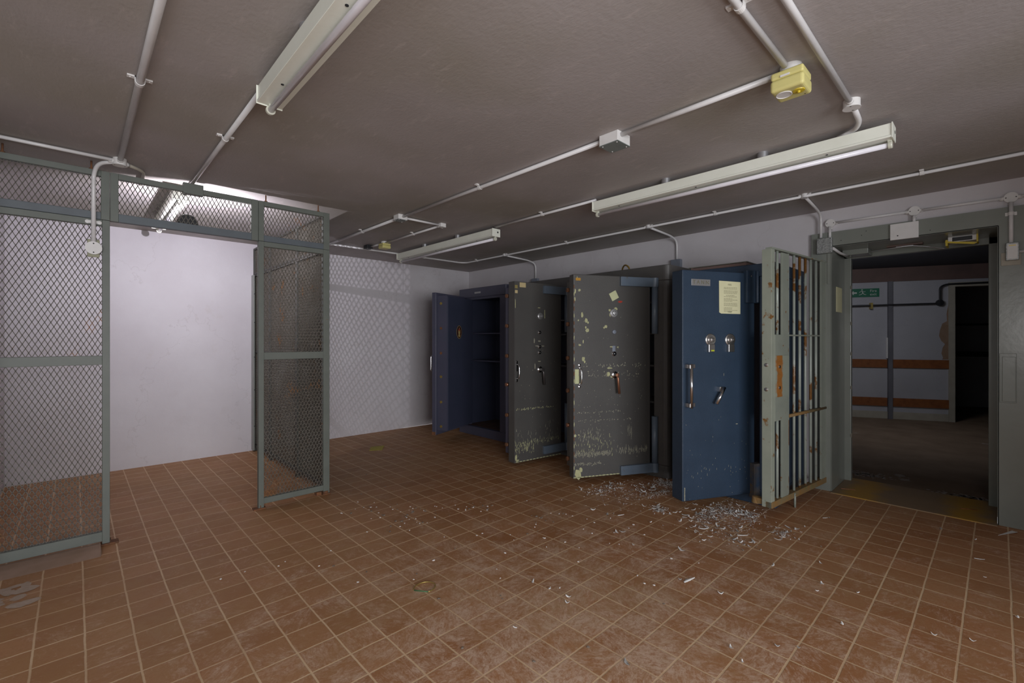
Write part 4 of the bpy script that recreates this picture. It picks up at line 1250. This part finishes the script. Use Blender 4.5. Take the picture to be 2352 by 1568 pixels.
# ------------------------------------------------------------------ barred gate
GH, GE = Vector((4.715, 1.027, 0)), Vector((3.68, 1.14, 0))
g = thing('barred_gate', 'pale green rusty steel gate with vertical bars in front of blue safe', 'gate', (4.70, 1.03, 0))
du = (GE - GH).normalized()
GM = Matrix.Translation(GH) @ Matrix.Rotation(math.atan2(du.y, du.x), 4, 'Z')     # local +y faces the camera
gz0, gz1 = 0.070, 1.965
MB().bx(0.985, 1.040, -0.068, 0, gz0, gz1, M=GM).build('lock_stile', GATES, g, bevel=0.002)
MB().bx(-0.005, 0.115, -0.012, 0, gz0 + 0.02, gz1, M=GM).build('hinge_stile', GATE, g, bevel=0.001)
MB().bx(0.752, 0.866, -0.012, 0, gz0 + 0.02, gz1 - 0.01, M=GM).build('middle_stile', GATE, g, bevel=0.001)
MB().bx(-0.005, 1.040, -0.042, 0.004, gz1 - 0.002, gz1 + 0.012, M=GM).build('top_rail', GATE, g, bevel=0.001)
MB().bx(-0.005, 1.040, -0.042, 0.004, gz0, gz0 + 0.045, M=GM).build('bottom_rail', GATER, g, bevel=0.002)
for u in (0.718, 0.605, 0.498, 0.388, 0.281, 0.171):
    MB().tube([(u, -0.021, gz0 + 0.03), (u, -0.021, gz1)], 0.0105, 12, M=GM).build('bar', GATEB, g)
for u in (0.965, 0.900):
    MB().tube([(u, -0.021, 1.33), (u, -0.021, gz1)], 0.0105, 12, M=GM).build('bar', GATEB, g)
    MB().tube([(u, -0.021, gz0 + 0.03), (u, -0.021, 0.71)], 0.0105, 12, M=GM).build('bar', GATEB, g)
MB().bx(-0.003, 0.750, -0.034, -0.006, 1.328, 1.340, M=GM).build('cross_bar', GATE, g, bevel=0.001)
MB().tube([(0.750, -0.006, 0.714), (0.005, -0.006, 0.714)], 0.0125, 12, M=GM).build('cross_bar', GATER, g)
bx_ = MB().bx(0.755, 0.988, -0.042, 0.003, 0.700, 1.338, M=GM).build('lock_box', GATE, g, bevel=0.001)


def rust_plate():
    m, n, b = nt('rust_stained_plate')
    v = coords(n)
    sep = N(n, 'ShaderNodeSeparateXYZ')
    L(n, v, sep.inputs[0])
    # local frame of the plate: x across, z up, origin in its middle
    w = mth(n, 'ADD', mth(n, 'ABSOLUTE', mth(n, 'ADD', sep.outputs[0], -0.055)), mth(n, 'MULTIPLY', mth(n, 'SUBTRACT', noise(n, v, 14, 6, 0.7), 0.5), 0.12))
    f = ramp(n, w, 0.035, 0.055, (1, 1, 1, 1), (0, 0, 0, 1))
    c = mix(n, noise(n, v, 10, 4), (0.27, 0.30, 0.245), (0.24, 0.265, 0.215))
    c = mix(n, f, c, mix(n, noise(n, v, 24, 6), (0.40, 0.155, 0.025), (0.20, 0.08, 0.02)))
    L(n, c, b.inputs['Base Color'])
    b.inputs['Roughness'].default_value = 0.6
    return m


mb = MB().bx(-0.110, 0.106, 0, 0.007, -0.153, 0.153)
inv = wm_of(bx_).inverted()
pm = inv @ GM @ Matrix.Translation((0.876, 0.003, 1.030))
lp = mb.build('lock_plate', rust_plate(), bx_, local=True)
lp.matrix_local = pm
for z in (1.10, 0.945):
    MB().lathe((0.935, 0.010, z), (0, 1, 0), [(0.013, 0), (0.012, 0.005), (0, 0.007)], 14, M=GM).build('rivet', STEEL, bx_)
for z in (1.115, 0.935):
    MB().lathe((1.040, -0.035, z), (1, 0, 0), [(0.014, 0), (0.014, 0.003), (0.004, 0.006), (0, 0.006)], 14, M=GM).build('bolt', STEEL, g)
MB().lathe((1.0, -0.125, 0.075), (0, 0, 1), [(0, 0), (0.035, 0), (0.03, 0.045), (0, 0.05)], 18, M=GM).bx(0.985, 1.03, -0.12, -0.066, 0.08, 0.12, M=GM).build('stop_foot', GATER, g)
MB().tube([(0.66, 0.008, 0.0), (0.66, 0.008, 0.11)], 0.008, 10, M=GM).build('drop_bolt', GATE, g)
MB().tube([(0.0, -0.012, 0.25), (0.0, -0.012, 0.36)], 0.012, 10, M=GM).tube([(0.0, -0.012, 1.6), (0.0, -0.012, 1.72)], 0.012, 10, M=GM).build('hinge', GATE, g)

# ------------------------------------------------------------------ things on the floor
tag(MB().add([(2.50, 5.07, 0.001), (2.63, 5.00, 0.001), (2.74, 5.16, 0.003), (2.60, 5.23, 0.002), (2.50, 5.07, 0.003), (2.63, 5.00, 0.003), (2.74, 5.16, 0.012), (2.60, 5.23, 0.004)],
             [(0, 3, 2, 1), (4, 5, 6, 7), (0, 1, 5, 4), (1, 2, 6, 5), (2, 3, 7, 6), (3, 0, 4, 7)]).build('paper_scrap', flat('yellow_paper', (0.50, 0.42, 0.08), 0.8)), 'small yellow paper lying on tiles near the back wall', 'paper')
# D-shaped wire ring
pts = []
for k in range(26):
    a = R(-100 + 265 * k / 25)
    pts.append((1.33 + 0.058 * math.cos(a), 2.07 + 0.050 * math.sin(a), 0.004))
t = thing('wire_ring', 'D-shaped brass wire ring lying on the tiles in left foreground', 'ring', (1.33, 2.07, 0))
MB().tube(pts, 0.0026, 8).build('ring', BRASS, t)
MB().tube([pts[-1], pts[0]], 0.0026, 8).build('crossbar', flat('green_sleeve', (0.05, 0.16, 0.06), 0.5), t)
# worn pale patch on the tiles, far left
mb = MB()
rr = random.Random(8)
for k in range(26):
    x, y = rr.uniform(-0.42, -0.17), rr.uniform(3.30, 3.62)
    n = 9
    w, d = rr.uniform(0.02, 0.07), rr.uniform(0.02, 0.06)
    mb.add([(x + math.cos(2 * math.pi * i / n) * w * rr.uniform(0.5, 1), y + math.sin(2 * math.pi * i / n) * d * rr.uniform(0.5, 1), 0.0012 + 0.00005 * k) for i in range(n)], [tuple(range(n))])
tag(mb.build('plaster_smear', DEBW), 'pale ragged plaster smear on the tiles at far left', 'smear', kind='stuff')


def feather_mesh(name, Ln, w, curl, seed, mats):
    rr = random.Random(seed)
    n = 7
    mb = MB()
    top = []
    bend = rr.uniform(-0.4, 0.4)
    for i in range(n + 1):
        s = i / n
        x = (s - 0.5) * Ln
        yb_ = bend * w * 4 * s * (1 - s)
        hw = w / 2 * math.sin(math.pi * min(1, s * 0.9 + 0.08)) ** 0.7
        z = 0.0025 + curl * (abs(s - 0.5) * 2) ** 2
        top.append(((x, yb_ - hw * rr.uniform(0.75, 1.1), z + 0.0015 * rr.random()), (x, yb_, z + 0.003), (x, yb_ + hw * rr.uniform(0.75, 1.1), z + 0.0015 * rr.random())))
    vs = [p for row in top for p in row] + [(p[0], p[1], p[2] - 0.0012) for row in top for p in row]
    m = (n + 1) * 3
    fs = []
    for i in range(n):
        for j in range(2):
            a = i * 3 + j
            fs.append((a, a + 3, a + 4, a + 1))
            fs.append((m + a, m + a + 1, m + a + 4, m + a + 3))
        a = i * 3
        fs.append((a, m + a, m + a + 3, a + 3))
        fs.append((a + 2, a + 5, m + a + 5, m + a + 2))
    mb.add(vs, fs, 0, True)
    me = bpy.data.meshes.new(name)
    me.from_pydata(mb.v, [], mb.f)
    me.materials.append(mats)
    me.polygons.foreach_set('use_smooth', [True] * len(mb.f))
    return me


def crumb_mesh(name, s, seed, mats):
    rr = random.Random(seed)
    vs, fs = [], []
    rings, n = 3, 7
    vs.append((0, 0, s * 0.55))
    for i in range(1, rings + 1):
        a = math.pi / 2 * i / rings
        for k in range(n):
            q = rr.uniform(0.75, 1.2)
            vs.append((math.sin(a) * math.cos(2 * math.pi * k / n) * s * q, math.sin(a) * math.sin(2 * math.pi * k / n) * s * 0.7 * q, max(0, math.cos(a) * s * 0.55 * q)))
    for k in range(n):
        fs.append((0, 1 + k, 1 + (k + 1) % n))
    for i in range(rings - 1):
        for k in range(n):
            a, b = 1 + i * n + k, 1 + i * n + (k + 1) % n
            fs.append((a, a + n, b + n, b))
    fs.append(tuple(1 + (rings - 1) * n + k for k in range(n - 1, -1, -1)))
    me = bpy.data.meshes.new(name)
    me.from_pydata(vs, [], fs)
    me.materials.append(mats)
    return me


FM = [feather_mesh('feather', l, w, c, k, FEATH if k % 4 else FEATHG) for k, (l, w, c) in enumerate(((0.045, 0.017, 0.006), (0.030, 0.015, 0.008), (0.07, 0.017, 0.004), (0.040, 0.020, 0.010), (0.024, 0.013, 0.006), (0.048, 0.015, 0.007), (0.034, 0.019, 0.010), (0.026, 0.012, 0.003)))]
CRM = [crumb_mesh('crumb', s, k, (GRITM, FEATH, GRITM, FEATH, GRITM)[k % 5]) for k, s in enumerate((0.010, 0.007, 0.013, 0.009, 0.006))]


def scatter(name, me, x, y, rr, label, cat, group, s=1.0, tilt=0.15):
    o = bpy.data.objects.new(name, me)
    o.location = (x, y, 0.001)
    o.rotation_euler = (rr.uniform(0, tilt), rr.uniform(-tilt, 0), rr.uniform(0, 6.28))
    o.scale = (s, s, s)
    COL.objects.link(o)
    tag(o, label, cat, group)
    return o


rr = random.Random(77)
zones = [  # centre, spread along x/y, count, label
    (3.38, 2.38, 0.16, 0.10, 30, 'small white feather on the tiles just in front of chipped grey door'),
    (3.66, 2.10, 0.16, 0.07, 26, 'small white feather by the foot of the rounded grey safe'),
    (3.25, 1.79, 0.10, 0.08, 12, 'pale feather on tiles left of the blue safe door'),
    (3.42, 1.54, 0.14, 0.06, 34, 'small white feather in the litter along the blue door bottom'),
    (3.60, 1.34, 0.13, 0.07, 40, 'small white feather in the litter by the barred gate foot'),
    (3.17, 1.38, 0.10, 0.07, 24, 'small white feather on tiles in front of the blue safe door'),
    (3.10, 1.15, 0.09, 0.07, 12, 'stray white feather nearest the camera below the blue door'),
    (3.47, 0.98, 0.10, 0.05, 20, 'small white feather in the loose cluster in front of gate'),
    (3.00, 1.90, 0.35, 0.30, 14, 'stray pale feather on the tiles between the two middle doors and camera'),
]
for cx, cy, sx, sy, cnt, lb in zones:
    for k in range(cnt):
        x, y = cx + rr.gauss(0, sx * 0.8), cy + rr.gauss(0, sy * 0.8)
        if x > 3.88 and y > 1.15:
            x = 3.85 - rr.random() * 0.05
        q, sc_ = rr.randrange(8), rr.uniform(0.5, 1.15)
        ln = ('small', 'small', 'long', 'broad', 'tiny', 'long', 'broad', 'tiny')[q]
        lb2 = lb.replace('small white', 'white').replace('stray white', 'white').replace('stray pale', 'white').replace('pale ', 'white ')
        lb2 = ln + ' ' + (lb2.replace('white', 'grey', 1) if q % 4 == 0 else lb2)
        scatter('feather', FM[q], x, y, rr, lb2, 'feather', 'feathers shed on the tiles', sc_)
single = [(2.716, 1.349), (2.4, 1.147), (2.381, 1.189), (2.884, 0.646), (2.789, 0.648), (2.919, 0.899), (2.916, 0.499), (2.54, 0.496), (2.164, 0.647), (2.747, 0.198), (3.613, 0.054), (3.884, 0.08), (3.2, -0.056), (3.144, 0.715), (3.399, 0.768), (2.217, 0.581), (1.955, 0.71), (1.611, 1.029), (1.441, 1.502), (1.783, 1.719), (1.799, 1.615), (1.767, 1.468), (1.808, 1.494), (2.401, 0.982), (2.814, 0.078), (2.01, 0.777), (3.966, 0.872), (3.99, 0.85), (4.313, 0.278), (4.243, 0.107)]
for k, (x, y) in enumerate(single):
    big = 1.2 if k in (0, 1) else rr.uniform(0.55, 0.9)
    q = 2 if k == 1 else rr.randrange(8)
    where = 'far right, before the vault opening' if x > 3.5 else ('right foreground' if x > 2.0 else 'middle foreground')
    lb = 'single ' + ('grey', 'small pale', 'long pale', 'broad pale', 'tiny grey', 'slim pale', 'broad pale', 'tiny pale')[q] + ' feather alone on open tiles at ' + where
    scatter('feather', FM[q], x, y, rr, lb, 'feather', 'stray feathers on open tiles', big, 0.1)
pale = [(1.845, 1.583), (1.735, 1.958), (1.683, 1.87), (1.361, 2.119), (1.333, 2.182), (1.144, 2.83), (1.018, 2.686), (0.894, 2.875), (0.849, 2.845), (0.692, 2.905), (0.575, 2.906), (1.101, 2.364), (1.771, 2.82), (2.205, 1.301), (2.226, 1.257), (2.25, 1.371), (2.285, 1.917), (2.232, 2.057), (2.287, 1.805), (1.985, 2.385), (2.107, 2.241), (1.936, 2.384), (2.233, 2.047), (2.068, 2.167), (2.571, 1.339), (2.636, 1.203), (2.51, 1.661), (2.477, 1.71), (2.52, 1.879), (2.681, 1.98), (2.831, 1.947), (2.139, 1.695), (1.903, 2.071), (1.767, 2.516), (1.755, 2.933), (1.534, 2.291), (2.147, 1.953), (2.638, 1.786), (2.756, 1.627), (2.655, 2.218), (2.648, 2.622), (2.867, 2.442), (2.849, 1.767), (2.694, 2.055), (2.534, 1.963), (2.773, 1.757)]
for x, y in pale:
    q = rr.choice((1, 3))
    where = 'left of floor' if x < 1.5 else ('middle of floor, far side' if y > 1.9 else 'middle of floor, near side')
    scatter('crumb', CRM[q], x, y, rr, ('pale' if q == 1 else 'coarse pale') + ' crumb lying alone on open tiles at ' + where, 'crumb', 'pale crumbs scattered over the tiles', rr.uniform(0.6, 1.0), 0.0)
dark = [(1.326, 1.934), (1.517, 1.858), (1.558, 1.715), (1.186, 1.557), (1.346, 1.293), (1.717, 2.328), (1.078, 2.629), (1.186, 2.437), (1.57, 1.741), (1.576, 1.195), (2.104, 1.134), (1.377, 2.223), (1.292, 2.344), (1.498, 3.576), (1.625, 3.39), (1.749, 3.69), (2.04, 4.19), (2.112, 4.264), (1.997, 3.741)]
for x, y in dark:
    q = rr.choice((0, 2))
    scatter('crumb', CRM[q], x, y, rr, ('' if q == 0 else 'coarse ') + ('dark crumb lying alone on the open tiles in foreground' if y < 2.7 else 'dark crumb lying alone on open tiles past the cage corner'), 'crumb', 'dark crumbs scattered over the tiles', rr.uniform(0.5, 0.9), 0.0)
for cx, cy, sp, cnt, lb in ((1.52, 3.37, 0.10, 10, 'grit crumb in the small cluster nearest the cage corner post'), (1.70, 3.20, 0.14, 18, 'grit crumb in the loose cluster right of cage corner post'), (1.90, 2.98, 0.14, 26, 'grit crumb in the cluster at middle of the open floor'), (1.70, 2.88, 0.10, 12, 'grit crumb in the sparse cluster toward camera from cage post'), (2.23, 2.76, 0.13, 26, 'grit crumb in the cluster before the middle safe door'), (2.48, 2.26, 0.12, 18, 'grit crumb in the cluster before the chipped safe door')):
    for k in range(cnt):
        q = rr.randrange(5)
        scatter('crumb', CRM[q], cx + rr.gauss(0, sp), cy + rr.gauss(0, sp * 0.6), rr, ('dark ', 'pale ', 'coarse dark ', 'coarse pale ', 'tiny dark ')[q] + lb, 'crumb', 'clustered grit crumbs on the tiles', rr.uniform(0.5, 1.0), 0.0)


# matted drifts too tangled to count
def drift(label, clusters, seed):
    rr = random.Random(seed)
    mb = MB()
    for c, sx, sy, cnt, hgt in clusters:
        for _ in range(cnt):
            a = rr.uniform(0, math.pi)
            l = rr.uniform(0.006, 0.026)
            w = rr.uniform(0.0015, 0.0055)
            x, y = c[0] + rr.gauss(0, sx), c[1] + rr.gauss(0, sy)
            if x > 3.885:
                x = 3.885 - rr.random() * 0.03
            z = abs(rr.gauss(0, hgt)) + 0.001
            dx, dy = math.cos(a) * l / 2, math.sin(a) * l / 2
            px, py = -math.sin(a) * w, math.cos(a) * w
            dz = rr.uniform(-0.3, 0.3) * hgt
            mi = 0 if rr.random() < 0.72 else 1
            mb.add([(x - dx, y - dy, max(0.0008, z - dz)), (x + px, y + py, z + 0.003), (x + dx, y + dy, max(0.0008, z + dz)), (x - px, y - py, z)], [(0, 1, 2, 3)], mi)
    tag(mb.build('feather_drift', [FEATH, FEATHG]), label, 'feathers', kind='stuff')


drift('matted drift and flecks of feathers before the grey safes', [((3.85, 2.04), 0.055, 0.06, 460, 0.018), ((3.60, 1.97), 0.08, 0.03, 220, 0.005), ((3.34, 2.36), 0.10, 0.05, 180, 0.004), ((3.42, 2.12), 0.20, 0.12, 360, 0.003)], 1)
drift('torn feather clump on tiles left of the blue door', [((3.235, 1.775), 0.028, 0.03, 170, 0.010)], 3)
drift('feather litter spread under and before the blue door and gate foot', [((3.56, 1.45), 0.13, 0.045, 440, 0.006), ((3.36, 1.48), 0.09, 0.035, 230, 0.005), ((3.58, 1.25), 0.10, 0.035, 250, 0.005), ((3.35, 1.28), 0.19, 0.11, 420, 0.003), ((3.44, 0.99), 0.04, 0.035, 90, 0.006)], 5)
tag(MB().add([(4.45, 0.005, 0.001), (4.62, -0.06, 0.001), (4.63, -0.085, 0.001), (4.60, -0.085, 0.006), (4.45, 0.005, 0.004), (4.62, -0.06, 0.006)], [(0, 1, 2), (0, 2, 3), (4, 3, 5), (0, 4, 5, 1), (0, 3, 4), (1, 5, 3, 2)]).build('paper_scrap', BOXW), 'torn white paper strip at the foot of the right frame', 'paper')
for x, y, lb in ((4.86, 0.90, 'thin splinter at the left end of the vault threshold'), (4.95, 0.16, 'thin splinter at the right end of the vault threshold')):
    tag(MB().bx(-0.05, 0.05, -0.003, 0.003, 0, 0.004, M=Matrix.Translation((x, y, 0.0065)) @ Matrix.Rotation(R(-65), 4, 'Z')).build('splinter', WOODR), lb, 'splinter')
